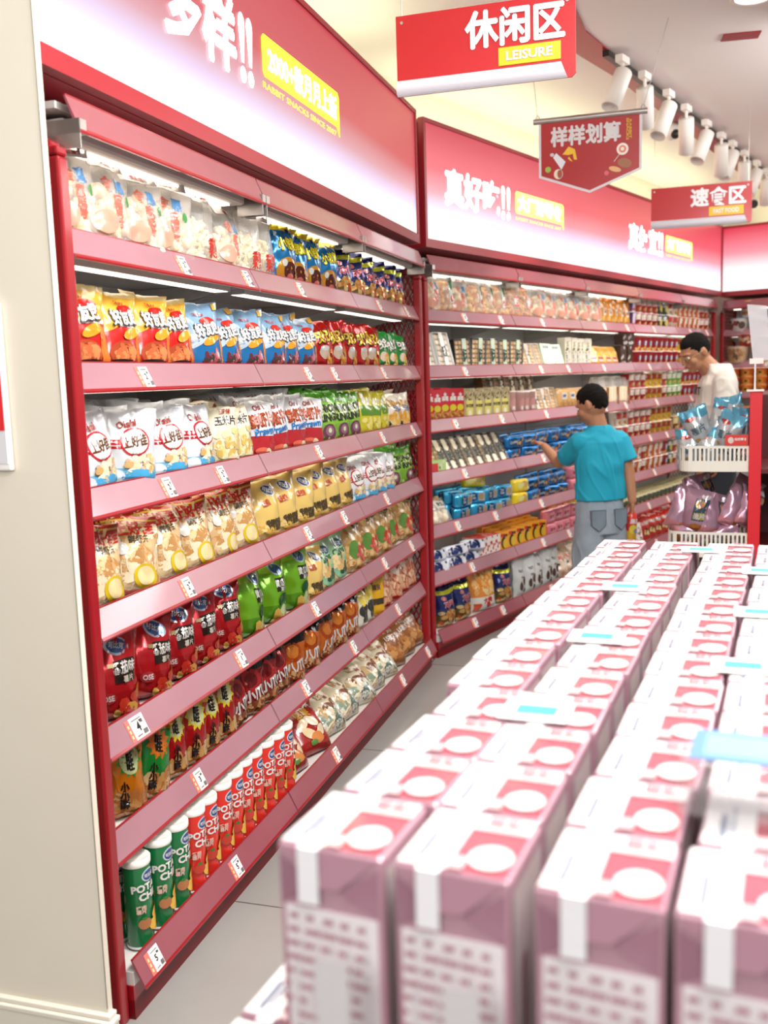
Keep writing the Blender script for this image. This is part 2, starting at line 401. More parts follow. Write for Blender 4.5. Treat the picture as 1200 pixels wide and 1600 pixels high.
# ------------------------------------------------------------------ light boxes above the shelves
def grad(name, stops, strength):
    m = bpy.data.materials.new(name); m.use_nodes = True; nt = m.node_tree; N = nt.nodes; b = N['Principled BSDF']
    tc = N.new('ShaderNodeTexCoord'); sp = N.new('ShaderNodeSeparateXYZ'); mr = N.new('ShaderNodeMapRange'); cr = N.new('ShaderNodeValToRGB')
    mr.inputs[1].default_value = 2.195; mr.inputs[2].default_value = 2.765
    nt.links.new(tc.outputs['Object'], sp.inputs[0]); nt.links.new(sp.outputs[2], mr.inputs[0]); nt.links.new(mr.outputs[0], cr.inputs[0])
    e = cr.color_ramp.elements
    while len(e) < len(stops): e.new(.5)
    for i, (p, c) in enumerate(stops): e[i].position = p; e[i].color = (*L(c), 1)
    nt.links.new(cr.outputs[0], b.inputs['Emission Color']); b.inputs['Emission Strength'].default_value = strength
    b.inputs['Base Color'].default_value = (.04, .03, .03, 1); b.inputs['Roughness'].default_value = .35
    return m
# the print fades from red at the top to white at the bottom, lit from behind
GR_A = grad('backlit_print', [(0, 'ffffff'), (.12, 'ffffff'), (.24, 'e0d0f0'), (.36, 'd49aa6'), (.55, 'c84a54'), (1, 'c03040')], 1.12)
GR_B = grad('backlit_print_bright', [(0, 'ffffff'), (.14, 'ffffff'), (.28, 'f0d4f0'), (.42, 'e88a98'), (.62, 'e04c5c'), (1, 'c43044')], 1.22)
GR_C = grad('backlit_print_plain', [(0, 'ffffff'), (.3, 'ffffff'), (.6, 'f890a0'), (1, 'd41c40')], 1.22)
E_WHITE = mat('lit_white', 'ffffff', .4, emit='ffffff', es=1.8)
E_YEL = mat('lit_yellow', 'f4e02c', .4, emit='f8e828', es=1.2)
E_YEL2 = mat('lit_yellow_pale', 'f8e87a', .4, emit='f8ea6e', es=1.0)
def sign_text(parent, body, x0, x1, z0, z1, y, m, bold=.03, name='lettering'):
    vs, fs, w = glyph(body, bold, 0)
    b = MB(); X = x0+(vs[:, 0]/w+.5)*(x1-x0); Z = z0+(vs[:, 1]+.5)*(z1-z0)
    b.add(np.stack([X, 0*X+y-((np.arange(len(vs))//(len(vs)//5))*.0002 if bold > .015 else 0), Z], 1), fs); o = b.build(name, m, parent); return o
def drops(parent, xs, z0, z1, y, m):
    b = MB(); R = .022
    for x in xs:
        top = [(x+R*math.cos(a), z1-R*1.5+R*1.5*math.sin(a)) for a in [i*PI/8 for i in range(9)]]
        b.prism(top+[(x-.009, z0+.058), (x+.009, z0+.058)], y-.001, y)
        b.prism([(x+.02*math.cos(a*PI/8), z0+.024+.024*math.sin(a*PI/8)) for a in range(16)], y-.001, y)
    return b.build('exclamation_marks', m, parent)
def bubble(parent, x0, x1, z0, z1, y, m, tail=.03):
    b = MB(); r = .015
    b.prism([(x0+r, z0), (x0, z0+r), (x0, z1-r), (x0+r, z1), (x1-r, z1), (x1, z1-r), (x1, z0-tail), (x1-.006, z0-tail), (x1-.03, z0)][::-1], y-.001, y)
    return b.build('yellow_label', m, parent)
def lightbox(g, t0, t1, label, gm, caps=()):
    u = empty('lightbox_sign', g.P(0, 0), g.rz); tag(u, label, 'light box', 'red and white light boxes above the shelves')
    b = MB()
    b.box(t0, t1, -.004, .03, 2.152, 2.195); b.box(t0, t1, -.004, .03, 2.765, 2.785)
    for x in (t0, t1-.02): b.box(x, x+.02, -.004, .03, 2.195, 2.765)
    b.box(t0, t1, .03, DEPTH+.02, 2.15, 2.17); b.box(t0, t1, DEPTH, DEPTH+.02, 2.17, 2.78); b.box(t0, t1, .03, DEPTH+.02, 2.765, 2.78)
    b.build('box_frame', M_REDTRIM, u)
    b = MB(); b.box(t0+.02, t1-.02, .004, .012, 2.195, 2.765); b.build('lit_face', gm, u)
    return u
u = lightbox(GA, -.09, 3*MODL+.02, 'long backlit sign above the near shelves, white characters and a yellow label', GR_A)
sign_text(u, '多样', .47, .884, 2.385, 2.59, .001, E_WHITE, .04)
drops(u, [.93, .985], 2.378, 2.577, .001, E_WHITE)
bubble(u, 1.078, 1.795, 2.44, 2.568, .002, E_YEL)
sign_text(u, '2000+款月月上新', 1.12, 1.765, 2.462, 2.546, .0, E_WHITE, .03)
sign_text(u, 'RABBIT SNACKS SINCE 2007', 1.075, 1.755, 2.404, 2.424, .001, E_YEL, .01)
u = lightbox(GB, .0, 5*MODL+.2, 'long backlit sign above the far shelves, repeating its white slogan', GR_B)
for t0, s in ((0, '真好吃'), (2.565, '真便宜')):
    sign_text(u, s, .203+t0, .79+t0, 2.385, 2.57, .001, E_WHITE, .045)
    drops(u, [.835+t0, .90+t0], 2.378, 2.565, .001, E_WHITE)
    bubble(u, .985+t0, 1.647+t0, 2.43, 2.557, .002, E_YEL2)
    sign_text(u, '大厂好零食', 1.02+t0, 1.61+t0, 2.45, 2.54, .0, E_WHITE, .05)
    sign_text(u, 'RABBIT SNACKS SINCE 2007', .99+t0, 1.61+t0, 2.395, 2.413, .001, E_YEL2, .01)
u = lightbox(GC, -.03, 2*MODL+.4, 'plain backlit sign above the end wall shelves, no characters', GR_C)
# strip lamps lying on the light boxes, washing the ceiling
M_COVE = mat('cove_lamp', 'fff6c8', .4, emit='f4fbd0', es=16.0)
for g, t0, t1, s in ((GA, 0, 2.95, 'near'), (GB, .1, 5.0, 'far'), (GC, .1, 2.2, 'end wall')):
    b = MB(); b.box(t0, t1, .2, .26, 2.781, 2.80); o = b.build('cove_lamp', M_STEEL); o.location = g.o; o.rotation_euler = (0, 0, g.rz)
    tag(o, 'hidden strip lamp lying on top of the %s light box' % s, 'lamp', 'strip lamps over the light boxes')
    b = MB(); b.box(t0+.01, t1-.01, .205, .255, 2.80, 2.812); b.build('diffuser', M_COVE, o)

# ------------------------------------------------------------------ ceiling: red band, track, spots, cameras, downlight
b = MB()
pl = [(.80, 4.3), (.889, 4.554), (1.056, 5.014), (1.26, 5.352), (3.431, 8.771), (4.4, 10.3), (4.4, 10.7), (3.85, 9.829), (2.469, 7.545), (1.379, 5.776), (1.0, 5.24), (.62, 4.3)]
n = len(pl); b.add([(x, y, z) for z in (3.142, 3.1499) for x, y in pl], [tuple(range(n))[::-1], tuple(range(n, 2*n))]+[(i, (i+1) % n, (i+1) % n+n, i+n) for i in range(n)])
o = b.build('trim_2', M_RED); struct('trim_2', o)
b = MB(); b.box(-.09, .09, -.05, .05, 3.143, 3.1499); o = b.build('trim_3', M_RED); o.location = (1.87, 5.17, 0); o.rotation_euler = (0, 0, -.2); struct('trim_3', o)
b = MB(); b.bar((1.22, 5.30, 3.125), (3.9, 9.47, 3.125), .035, .03); o = b.build('lighting_track', M_BLACK)
tag(o, 'black lighting track running along the ceiling beside the red band', 'lighting track')
M_SPOT = mat('spot_white', 'e9e4de', .4)
SP = [(1.317, 5.342), (1.513, 5.636), (1.753, 6.001), (1.961, 6.336), (2.219, 6.732), (2.443, 7.091), (2.615, 7.35), (2.826, 7.687), (3.061, 8.057), (3.271, 8.395)]
ORD = ['nearest', 'second', 'third', 'fourth', 'fifth', 'sixth', 'seventh', 'eighth', 'ninth', 'tenth', 'eleventh', 'twelfth'] + ['%dth' % i for i in range(13, 80)]
proto = None
sb = MB(); sb.box(-.05, .05, -.02, .02, 0, .035); sb.tube([(0, 0, 0), (0, 0, -.05)], .01, 8)
for i, (x, y) in enumerate(SP):
    if proto is None:
        proto = sb.build('track_spotlight', M_SPOT)
        hb = MB(); hb.lathe([(0, .02), (.044, .02), (.047, .015), (.047, -.20), (.043, -.20), (.040, -.16), (0, -.155)], 20); hd = hb.build('lamp_head', M_SPOT, proto)
        o = proto
    else:
        o = proto.copy(); COL.objects.link(o); h2 = hd.copy(); COL.objects.link(h2); h2.parent = o
    h = o.children[0] if False else [c for c in bpy.data.objects if c.parent == o][0]
    o.location = (x, y, 3.085); o.rotation_euler = (0, 0, GB.rz)
    h.location = (0, 0, -.06)
    a = -.5 if i % 2 == 0 else .5
    h.rotation_euler = (.15, -a, 0)
    tag(o, 'white cylinder spotlight on the ceiling track, %s from the near end, tilted %s' % (ORD[i], 'forward' if i % 2 == 0 else 'back'), 'spotlight', 'white spotlights on the ceiling track')
    l = bpy.data.lights.new('spot_beam', 'SPOT'); l.energy = 26; l.spot_size = 1.15; l.spot_blend = .6; l.shadow_soft_size = .04; l.color = (1, .94, .86)
    lo = bpy.data.objects.new('spot_beam', l); COL.objects.link(lo)
    src = Vector((x, y, 2.83)); tg = GB.P((src-GB.o).dot(GB.d)+(-.4 if i % 2 else .4), .1, .8); lo.location = src
    lo.rotation_euler = (tg-src).to_track_quat('-Z', 'Y').to_euler()
b = MB(); b.lathe([(0, 0), (.055, 0), (.06, -.01), (.06, -.035), (.05, -.04), (.052, -.06), (.045, -.085), (.028, -.105), (0, -.112)][::-1], 24)
o = b.build('dome_camera', M_SPOT); o.location = (2.03, 6.9, 3.15); tag(o, 'white dome security camera on the ceiling in front of the track spotlights', 'security camera')
b = MB(); b.lathe([(0, -.03), (.028, -.024), (.03, 0), (0, .002)], 18); c = b.build('lens', M_BLACK, o); c.location = (.02, -.035, -.075); c.rotation_euler = (-1.0, .2, 0)
b = MB(); b.box(-.05, .05, -.05, .05, -.02, 0); b.tube([(0, 0, -.02), (0, 0, -.12)], .02, 10); b.tube([(-.0, .06, -.14), (.0, -.08, -.17)], .05, 18)
o = b.build('bullet_camera', M_SPOT); o.location = (3.5, 9.35, 3.15); tag(o, 'small white security camera beyond the fast food sign', 'security camera')
b = MB(); b.tube([(0, -.081, -.170), (0, -.084, -.171)], .04, 18); b.build('lens', M_BLACK, o)
b = MB(); b.lathe([(.10, 0), (.105, -.006), (.085, -.008), (.08, 0)], 28); o = b.build('downlight', M_SPOT); o.location = (1.74, 4.66, 3.15)
tag(o, 'round recessed downlight glowing in the ceiling', 'downlight')
b = MB(); b.lathe([(0, -.003), (.082, -.003)], 28); b.build('diffuser', M_LED, o)
# ------------------------------------------------------------------ hanging signs
M_SIGNR = mat('sign_red', 'a80d16', .35, coat=.2); M_SIGNG = mat('sign_silver', 'bcbcc4', .35); M_SIGNY = mat('sign_yellow', 'd8ac10', .4); M_SIGNW = mat('sign_white', 'd8d8dc', .4)
def wire(b, p, q): b.tube([p, q], .0016, 6)
def curl_sign(name, c, w, h, chars, eng, label):
    u = empty(name, c, math.atan2(GA.n.y, GA.n.x)); tag(u, label, 'hanging sign', 'red hanging signs')
    b = MB(); b.prism([(-w/2, -h/2), (w/2-.012, -h/2), (w/2, -h/2+.012), (w/2, h/2), (-w/2, h/2)], -.003, .003); b.build('board', M_SIGNR, u, bevel=.001)
    # the silver rolled-up lower edge
    b = MB(); n = 10; z0 = -h/2; z1 = -h/2+.20*h
    for i in range(n):
        a0 = i/n; a1 = (i+1)/n
        f = lambda a: (-.0035-.014*math.sin(a*PI)**.8, z0+(z1-z0)*a)
        (ya, za), (yb, zb) = f(a0), f(a1); x1a = w/2-.035+.03*(1-a0)**2*0-.02*a0; x1b = w/2-.035-.02*a1
        b.add([(-w/2, ya, za), (x1a+.01, ya, za), (x1b+.01, yb, zb), (-w/2, yb, zb)], [(0, 1, 2, 3)], (1, 1, 1), 0, True)
    b.build('silver_edge', M_SIGNG, u)
    sign_text(u, chars, -w*.10, w*.44, -.02*h, h*.42, -.006, M_SIGNW, .035)
    b = MB(); b.prism([(w*.08, -h*.27), (w*.42, -h*.27), (w*.42, -h*.05), (w*.08, -h*.05)], -.006, -.003); b.build('yellow_label', M_SIGNY, u, bevel=.002)
    sign_text(u, eng, w*.125, w*.375, -h*.215, -h*.105, -.0075, M_SIGNW, .03)
    b = MB()
    for sx in (-w/2+.02, w/2-.025):
        b = MB(); wire(b, (sx, 0, h/2-.02), (sx+(.0), 0, 3.15-c[2])); b.build('hanging_wire', M_STEEL, u)
        b = MB(); b.tube([(sx, -.006, h/2-.022), (sx, .004, h/2-.022)], .005, 10); b.build('eyelet', M_STEEL, u)
    return u
curl_sign('hanging_sign', (.357, 3.2, 2.513), .565, .245, '休闲区', 'LEISURE', 'nearest red hanging sign with silver lower edge, reading LEISURE')
curl_sign('hanging_sign', (2.145, 6.6, 2.555), .63, .262, '速食区', 'FAST FOOD', 'smaller-looking farther hanging sign above the back shelves, reading FAST FOOD')
u = empty('pennant_sign', (1.05, 4.9, 2.55), math.atan2(GA.n.y, GA.n.x)); tag(u, 'red pennant sign on a silver rod, between the LEISURE and FAST FOOD signs', 'hanging sign', 'red hanging signs')
b = MB(); b.tube([(-.27, 0, .165), (.27, 0, .165)], .014, 14); b.build('rod', M_STEEL, u)
w = .245
b = MB(); b.prism([(-w, -.10), (0, -.19), (w, -.10), (w, .16), (-w, .16)], -.002, .002); b.build('pennant', M_SIGNW, u)
b = MB(); w2 = .233; b.prism([(-w2, -.092), (0, -.178), (w2, -.092), (w2, .155), (-w2, .155)], -.0035, -.002); b.build('red_field', M_SIGNR, u)
sign_text(u, '样样划算', -.185, .145, .04, .13, -.0045, M_SIGNW, .035)
o = sign_text(u, 'RABBIT\nSNACKS', -.05, .05, -.012, .012, -.0045, M_SIGNY, .02); o.rotation_euler = (0, PI/2, 0); o.location = (.185, 0, .09)
b = MB()
def blob(poly, c, y=-.0045): b.prism(poly, y-.001, y, L(c))
def ell(cx, cz, rx, rz, c, rot=0, y=-.0045): blob([(cx+rx*math.cos(a)*math.cos(rot)-rz*math.sin(a)*math.sin(rot), cz+rx*math.cos(a)*math.sin(rot)+rz*math.sin(a)*math.cos(rot)) for a in [i*PI/9 for i in range(18)]], c, y)
blob([(-.13, .0), (-.10, .035), (-.07, .02), (-.06, -.03), (-.075, -.028), (-.08, .0), (-.10, -.005)], 'e8c030'); blob([(-.105, -.02), (-.098, -.012), (-.08, -.038), (-.095, -.03)], 'e8c030')
blob([(-.175, -.01), (-.16, .01), (-.115, -.035), (-.135, -.07)], 'dfe6ee'); ell(-.18, .003, .01, .008, 'c4ccd8'); ell(-.2, -.065, .014, .014, '9cc050'); ell(-.15, -.09, .022, .024, 'e8d8c8'); ell(-.143, -.09, .012, .02, '9a4a30', 0, -.006)
ell(.155, .0, .028, .028, 'f4ece4'); ell(.155, .0, .017, .017, 'd8805c', 0, -.006); ell(.155, .0, .009, .009, 'f4ece4', 0, -.0075); b.bar((.14, -.005, -.025), (.115, -.005, -.055), .006, .002, L('f0e8e0'))
ell(.165, -.065, .034, .022, 'a06a48', -.3); ell(.12, -.09, .03, .012, 'e0b078', -.3); ell(.08, -.105, .011, .011, 'd86070')
b.build('printed_snacks', M_PAPER, u)['kind'] = 'stuff'
b = MB(); wire(b, (-.25, 0, .18), (-.30, .1, .6)); b.build('hanging_wire', M_STEEL, u)
b = MB(); wire(b, (.25, 0, .18), (.36, .1, .6)); b.build('hanging_wire', M_STEEL, u)
for x in (-.25, .25): b = MB(); b.tube([(x-.012, 0, .172), (x-.006, 0, .19), (x, 0, .196), (x+.006, 0, .19), (x+.012, 0, .172)], .0025, 6); b.build('hook', M_STEEL, u)
# poster frame on the pier
u = empty('poster_frame', GA.P(-.120, .100, 1.33), GA.rz-PI/2); tag(u, 'white framed red poster on the cream pier, cut off by the picture edge', 'poster')
b = MB(); b.box(-.42, .0, -.012, 0, 0, .35); b.build('frame', M_WHITE, u, bevel=.004)
b = MB(); b.box(-.4, -.006, -.014, -.012, .015, .335, L('d8d8dc')); b.box(-.4, -.007, -.0155, -.014, .085, .335, L('d8242a'))
for z in (.13, .19, .25): b.box(-.4, -.015, -.0165, -.0155, z, z+.003, L('f0a0a0'))
b.build('print', M_PAPER, u)

# ------------------------------------------------------------------ goods: shapes
def bag_surface(w, h, T, seed, crease=1.0, belly=.45, topflop=0.0, side=1):
    R = random.Random(seed); ph = [R.uniform(0, 6.28) for _ in range(12)]; am = [R.uniform(.5, 1.2) for _ in range(12)]
    def S(x, y, off, sd=side):
        x = np.asarray(x, float); y = np.asarray(y, float)
        u = 2*x-1; v = y
        top = np.clip((1-v)/.42, 0, 1)**.62; bot = np.clip((v+.01)/.14, 0, 1)**.5
        I = np.clip(1-np.abs(u)**2.4, 0, 1)**.62*top*bot*(1-.35*np.clip((v-belly)/.6, 0, 1))
        mid = top*bot
        X = u*w/2*(1-.13*mid*(.6+.4*np.sin(v*PI)))*(1+.012*np.sin(v*23+ph[0]))
        wr = .0035*crease*(am[0]*np.sin(u*9+v*5+ph[1])*v**2+am[1]*np.sin(u*17-v*7+ph[2])*v**4+.55*am[2]*np.sin(v*26+u*3+ph[3])*np.abs(u)**2+.5*am[3]*np.sin(v*11+u*7+ph[4]))*(sd if False else 1)
        wr2 = .0022*crease*np.abs(np.sin(u*6+v*9*am[4]+ph[5]))*np.abs(np.sin(v*8-u*4+ph[6]))
        bend = topflop*np.clip((v-.7)/.3, 0, 1)**2
        Y = -sd*(T/2*I+wr2*mid)+wr*.9*(.35+.65*v)+bend*h*.22+.004*np.sin(u*11+ph[7])*np.clip((v-.9)/.1, 0, 1)-sd*off
        Z = v*h*(1-.02*np.sin(u*3+ph[8])*v)-abs(topflop)*h*.04*np.clip((v-.7)/.3, 0, 1)
        return np.stack([X, Y, Z], 1)
    return S
def color_bands(bands, v):
    for lim, c in bands:
        if v < lim: return LG(c)
    return LG(bands[-1][1])
def make_bag(name, w, h, T, bands, items, seed, mt, crease=1, dmi=0, back=None, topflop=0, belly=.45, nx=14, ny=22, zig=True):
    b = MB(); S = bag_surface(w, h, T, seed, crease, belly, topflop)
    xs = np.linspace(0, 1, nx+1); xs = .5-.5*np.cos(xs*PI)*.35-.65*(.5-xs); ys = np.concatenate([np.linspace(0, .1, 4)[:-1], np.linspace(.1, .93, ny-4), [.955, .98, 1.0]])
    X, Y = np.meshgrid(xs, ys); x = X.ravel(); y = Y.ravel(); m = nx+1; n = len(ys)
    for sd in (1, -1):
        P = S(x, y, 0, sd); fs = []; cs = []
        for j in range(n-1):
            for i in range(nx):
                f = (j*m+i, j*m+i+1, (j+1)*m+i+1, (j+1)*m+i)
                fs.append(f if sd == 1 else f[::-1]); cs.append(color_bands(bands if (sd == 1 or not back) else back, (ys[j]+ys[j+1])/2))
        b.add(P, fs, cs, 0, True)
    # gusset joining front and back at the foot
    P1 = S(xs, 0*xs, 0, 1); P2 = S(xs, 0*xs, 0, -1); k = len(xs)
    b.add(np.concatenate([P1, P2]), [(i, i+k, i+k+1, i+1) for i in range(k-1)], LG(bands[0][1]), 0, True)
    decals(b, S, h/w, items, dmi)
    return b.build(name, mt)

# --- designs: (w, h, T, bands, decals)
YG = ['e8c040', 'f0d070', 'd89a30']; BR = ['8a4a24', 'b06a30', '5c2c18', 'c88848']; CR = ['f0e0b8', 'e4c88c', 'd8b070', 'f8ecd0']
D = {}
def oish(sub, low, lowc):
    return (.165, .192, .075, [(.25, low), (1, 'e9edf1')], [('r', .06, .5, .5, .62, 'c8202c'), ('r', .06, .535, .5, .548, 'f0f0f0'), ('e', .56, .58, .27, .185, 'c8202c'), ('e', .56, .58, .235, .158, 'f6f4f0'),
            ('t', '上好佳', .56, .59, .17, '6a4020', .04, .1, .8), ('t', 'Oishi', .45, .82, .11, 'a83420', .04, .1), ('b', 22, .4, .16, .85, .38, .07, CR+['d8b8a0'], 3), ('e', .6, .13, .33, .1, '48a8d8'), ('e', .2, .15, .15, .09, 'e8eef4'), ('t', sub, .55, .43, .05, '604030', 0)])
D['hyq_red'] = (0.158, 0.198, .07, [(.52, 'c81e1a'), (.60, 'e8e0d8'), (.93, 'eeb43c'), (1, 'e8d090')], [('e', .2, .62, .3, .12, 'f0b840', .6), ('r', .72, .02, .98, .5, 'dc7a28'), ('e', .42, .2, .3, .16, 'b04828'), ('b', 14, .25, .12, .6, .3, .08, ['c8683c', 'e08850', '903018'], 5), ('e', .42, .085, .32, .05, '2c2420'),
   ('e', .58, .46, .22, .065, 'f0a028', .3), ('e', .6, .77, .2, .06, 'c82018'), ('t', '好友趣', .5, .655, .25, '33302e', .1, .1, .8), ('t', '好友趣', .5, .66, .24, 'f4f2ee', .045, .1, .8), ('t', 'ORION', .45, .85, .05, 'b83020', .03), ('t', '番茄牛腩', .55, .05, .07, 'e8dc38', .02)])
D['hyq_blue'] = (0.158, 0.198, .07, [(.42, '1a6ca8'), (.52, 'd8e0e8'), (1, '8cb4d4')], [('e', .3, .45, .45, .06, 'c8d8e4', .4), ('r', .8, .02, .99, .62, 'e08a2c'), ('b', 16, .35, .06, .72, .26, .08, ['a04850', 'c07078', '6a2830', '3c3430'], 6), ('e', .55, .44, .22, .06, 'f0a028', .3), ('e', .6, .72, .2, .07, 'd03024'),
   ('t', '好友趣', .52, .60, .25, '33302e', .1, .1, .8), ('t', '好友趣', .52, .605, .24, 'f4f2ee', .045, .1, .8), ('t', 'ORION', .4, .82, .055, 'c03028', .03), ('r', .82, .88, .98, .98, 'e8b048'), ('t', '生烤牛排', .5, .05, .06, 'd8e028', .02)])
D['mat_red'] = (0.135, 0.178, .055, [(.2, 'a81818'), (1, 'd4201e')], [('t', '맛있', .5, .68, .34, '28201c', .12, .15), ('t', '맛있', .5, .685, .32, 'f4d040', .04, .15), ('e', .45, .36, .2, .13, 'f0d8c0'), ('e', .45, .45, .16, .05, 'f4f4f0'), ('b', 14, .55, .04, .95, .4, .07, ['f0b040', 'e08028', 'f4d080'], 7, 2.4), ('r', 0.03, .02, .9, .08, '9a1414')])
D['mat_green'] = (0.125, 0.17, .055, [(.2, '145c28'), (1, '1e8a34')], [('t', '맛있', .5, .66, .34, '18301c', .12, .15), ('t', '맛있', .5, .665, .32, 'f0ece0', .04, .15), ('e', .4, .34, .18, .12, 'f0d8c0'), ('b', 14, .45, .04, .95, .4, .07, ['f0b040', 'e8d060', 'f4d080'], 8, 2.4)])
D['oishi_shrimp'] = oish('鲜虾片', '7cc0e0', '')
D['oishi_prawn'] = (0.155, 0.192, .07, [(.38, 'b8242c'), (.55, 'e0e6ec'), (1, 'eceef0')], [('t', 'Oishi', .5, .88, .12, 'b03828', .03, .1), ('t', '鲜虾片', .5, .66, .3, '8c3418', .07, .12, .8), ('t', '鲜虾片', .5, .67, .28, 'b85028', .03, .12, .8), ('t', 'Prawn', .5, .47, .16, '3078c0', .05, .12), ('e', .43, .14, .2, .06, 'e06a50'), ('b', 10, .5, .03, .95, .18, .06, CR, 9)])
D['corn_cream'] = (0.14, 0.182, .065, [(1, 'ece2c4')], [('r', .2, .7, .8, .84, 'f4f0e4'), ('t', '玉米片', .5, .77, .2, '4c4438', .03), ('b', 30, .1, .12, .9, .6, .1, ['ecd490', 'f4e4b4', 'dcb860'], 10), ('e', .5, .08, .35, .06, '5c8838'), ('t', '上好佳', .5, .92, .1, 'b03028', .03)])
D['onion_green'] = (0.15, 0.195, .07, [(.4, '7cb434'), (.85, '8cc43c'), (1, '5ab030')], [('e', .5, .62, .42, .16, 'c4dc88'), ('t', 'ONION\nRINGS', .5, .62, .42, '2c3824', .04, .1), ('e', .5, .25, .24, .16, '6a3c50'), ('e', .5, .27, .15, .1, '9c6a7c'), ('e', .5, .28, .07, .05, 'd8e8c0'), ('b', 12, .1, .02, .9, .12, .06, ['e8e0c0', 'd4e0a0', '486c28'], 11), ('t', '上好佳', .5, .88, .1, 'e8f0d8', .03)])
D['yellow_navy'] = (0.15, 0.19, .07, [(.85, 'd8cc2c'), (1, 'c4b820')], [('r', .0, .02, .2, .98, '20285c'), ('r', .3, .45, .85, .68, '5c9030'), ('t', '薯片', .58, .78, .2, 'f4f4e8', .03), ('b', 16, .3, .06, .95, .38, .09, ['f0e080', 'e8c850', 'd8d060'], 12)])
D['cream_pop'] = (0.19, 0.175, .09, [(1, 'f2ead8')], [('t', 'POPO', .45, .72, .22, '6c4a20', .06, -.2), ('t', 'POPO', .45, .725, .2, 'd8a030', .02, -.2), ('t', '玉米', .62, .58, .15, '4878b8', .03, -.2), ('b', 20, .3, .1, .9, .45, .1, ['f0b850', 'f4d890', 'e8a040'], 13), ('e', .25, .18, .1, .07, '303030')])
D['shrimp_strips'] = (0.17, 0.205, .085, [(.06, 'c8402c'), (.9, 'dcb684'), (.93, 'c83028'), (.955, 'f0c848'), (1, 'c8382c')], [('b', 95, .1, .04, .97, .9, .075, ['ecd2a0', 'dcb078', 'f4e2c0', 'c89458'], 14, 2.6), ('r', .0, .02, .09, .97, '9c1c14'), ('t', '上好佳', .56, .83, .21, 'c82a20', .05, .05), ('t', '鲜虾条', .6, .69, .12, '5c4a30', .03, .05), ('e', .66, .22, .22, .16, 'd8b818'), ('e', .66, .23, .16, .12, 'ecd8a0'), ('e', .28, .58, .1, .08, 'e8e4dc'), ('e', .25, .68, .03, .06, 'e8e4dc')])
D['gold_chips'] = (0.168, 0.205, .095, [(.12, 'dcb45c'), (1, 'e6c470')], [('e', .62, .82, .2, .085, 'e0e4ec', -.4), ('e', .62, .82, .17, .07, '3c5478', -.4), ('t', '可比克', .62, .82, .09, 'f0f0f0', .03, -.4), ('t', '香脆', .45, .62, .13, 'c05028', .03, .15), ('t', '香脆椒盐\n薯片脆脆', .62, .26, .23, '4c3c20', .03, .1), ('b', 10, .1, .04, .6, .2, .1, ['f0d890', 'dcb050'], 15)])
D['red_tomato'] = (0.165, 0.225, .095, [(.32, 'b01c20'), (.335, '7c1014'), (1, 'c42028')], [('e', .62, .82, .21, .095, 'd0dcec', -.3), ('e', .62, .825, .17, .075, '3c68a8', -.3), ('t', '可比克', .62, .83, .09, 'eef2f8', .03, -.3), ('r', .52, .44, .9, .68, '2c241e'), ('t', '番茄味', .7, .60, .17, 'f0ece4', .03, 0, .8), ('t', '薯片', .76, .48, .1, 'e8e0d0', .02), ('r', .42, .62, .52, .66, 'a89868'), ('e', .38, .3, .14, .06, 'b83438'), ('t', 'OSE', .38, .3, .08, 'f4e8e4', .03), ('b', 10, .5, .04, .95, .38, .12, ['e4a83c', 'f0c860', 'd8402c', 'c83424'], 16, 1.3), ('e', .12, .68, .1, .05, 'c89440')])
D['green_cucumber'] = (0.165, 0.225, .095, [(.28, '5c9c1c'), (.295, '3c7410'), (.8, '7cc028'), (1, 'a0d83c')], [('e', .68, .84, .2, .09, 'd0e4ec', -.4), ('e', .68, .84, .165, .07, '486c94', -.4), ('r', .58, .5, .92, .7, '2c2c20'), ('t', '黄瓜味', .75, .62, .15, 'e8ece0', .03, 0, .8), ('t', '薯片', .78, .53, .09, 'e8ece0', .02), ('e', .75, .38, .16, .08, '1c6034', .4), ('e', .7, .2, .12, .14, '4c9030', -.5), ('e', .7, .2, .085, .11, 'd8e8b0', -.5), ('b', 7, .5, .03, .95, .14, .12, ['e8c050', 'f0d878'], 17)])
D['pale_green'] = (0.175, 0.21, .09, [(.5, 'e8cc90'), (1, 'a4ccA0'.lower())], [('e', .5, .78, .22, .08, '3c6478', -.2), ('t', '可比克', .5, .78, .08, 'eef2f8', .03, -.2), ('t', 'Chips', .45, .62, .2, '2c6440', .03, .1), ('e', .6, .3, .42, .2, '8cc49c'), ('t', '海苔味\n薯片脆', .6, .31, .26, '205034', .03, .1), ('b', 8, .1, .35, .6, .55, .12, ['f0d8a0', 'e0b878'], 18)])
D['bean_bag'] = (.15, .2, .075, [(.82, 'd0a468'), (.86, 'e8e0a0'), (1, '20244c')], [('b', 80, .05, .04, .95, .82, .085, ['e4c088', 'd4a860', 'f0d8a8', 'b88448'], 19, 1.5), ('e', .5, .9, .5, .1, '1c2048'), ('e', .5, .84, .45, .03, 'd8d070'), ('e', .42, .42, .2, .17, '5c8c3c'), ('b', 10, .5, .2, .9, .5, .09, ['c83c34', 'e0605c', 'f0e8d8'], 20)])
D['wang_orange'] = (0.128, 0.2, .07, [(.3, 'c87838'), (.34, 'e07c14'), (.88, 'e08418'), (1, 'd8a020')], [('b', 22, .1, .03, .95, .33, .13, ['e0a860', 'c88040', 'f0cc90'], 21), ('s', .66, .72, .3, .2, '3ca848'), ('e', .66, .72, .22, .15, 'd8e8a8'), ('t', '旺\n旺', .66, .72, .3, '1c1c18', .04, -.1), ('t', '小\n小\n酥', .42, .34, .52, '28201c', .02, -.12), ('t', '旺', .2, .86, .12, 'a82018', .03)])
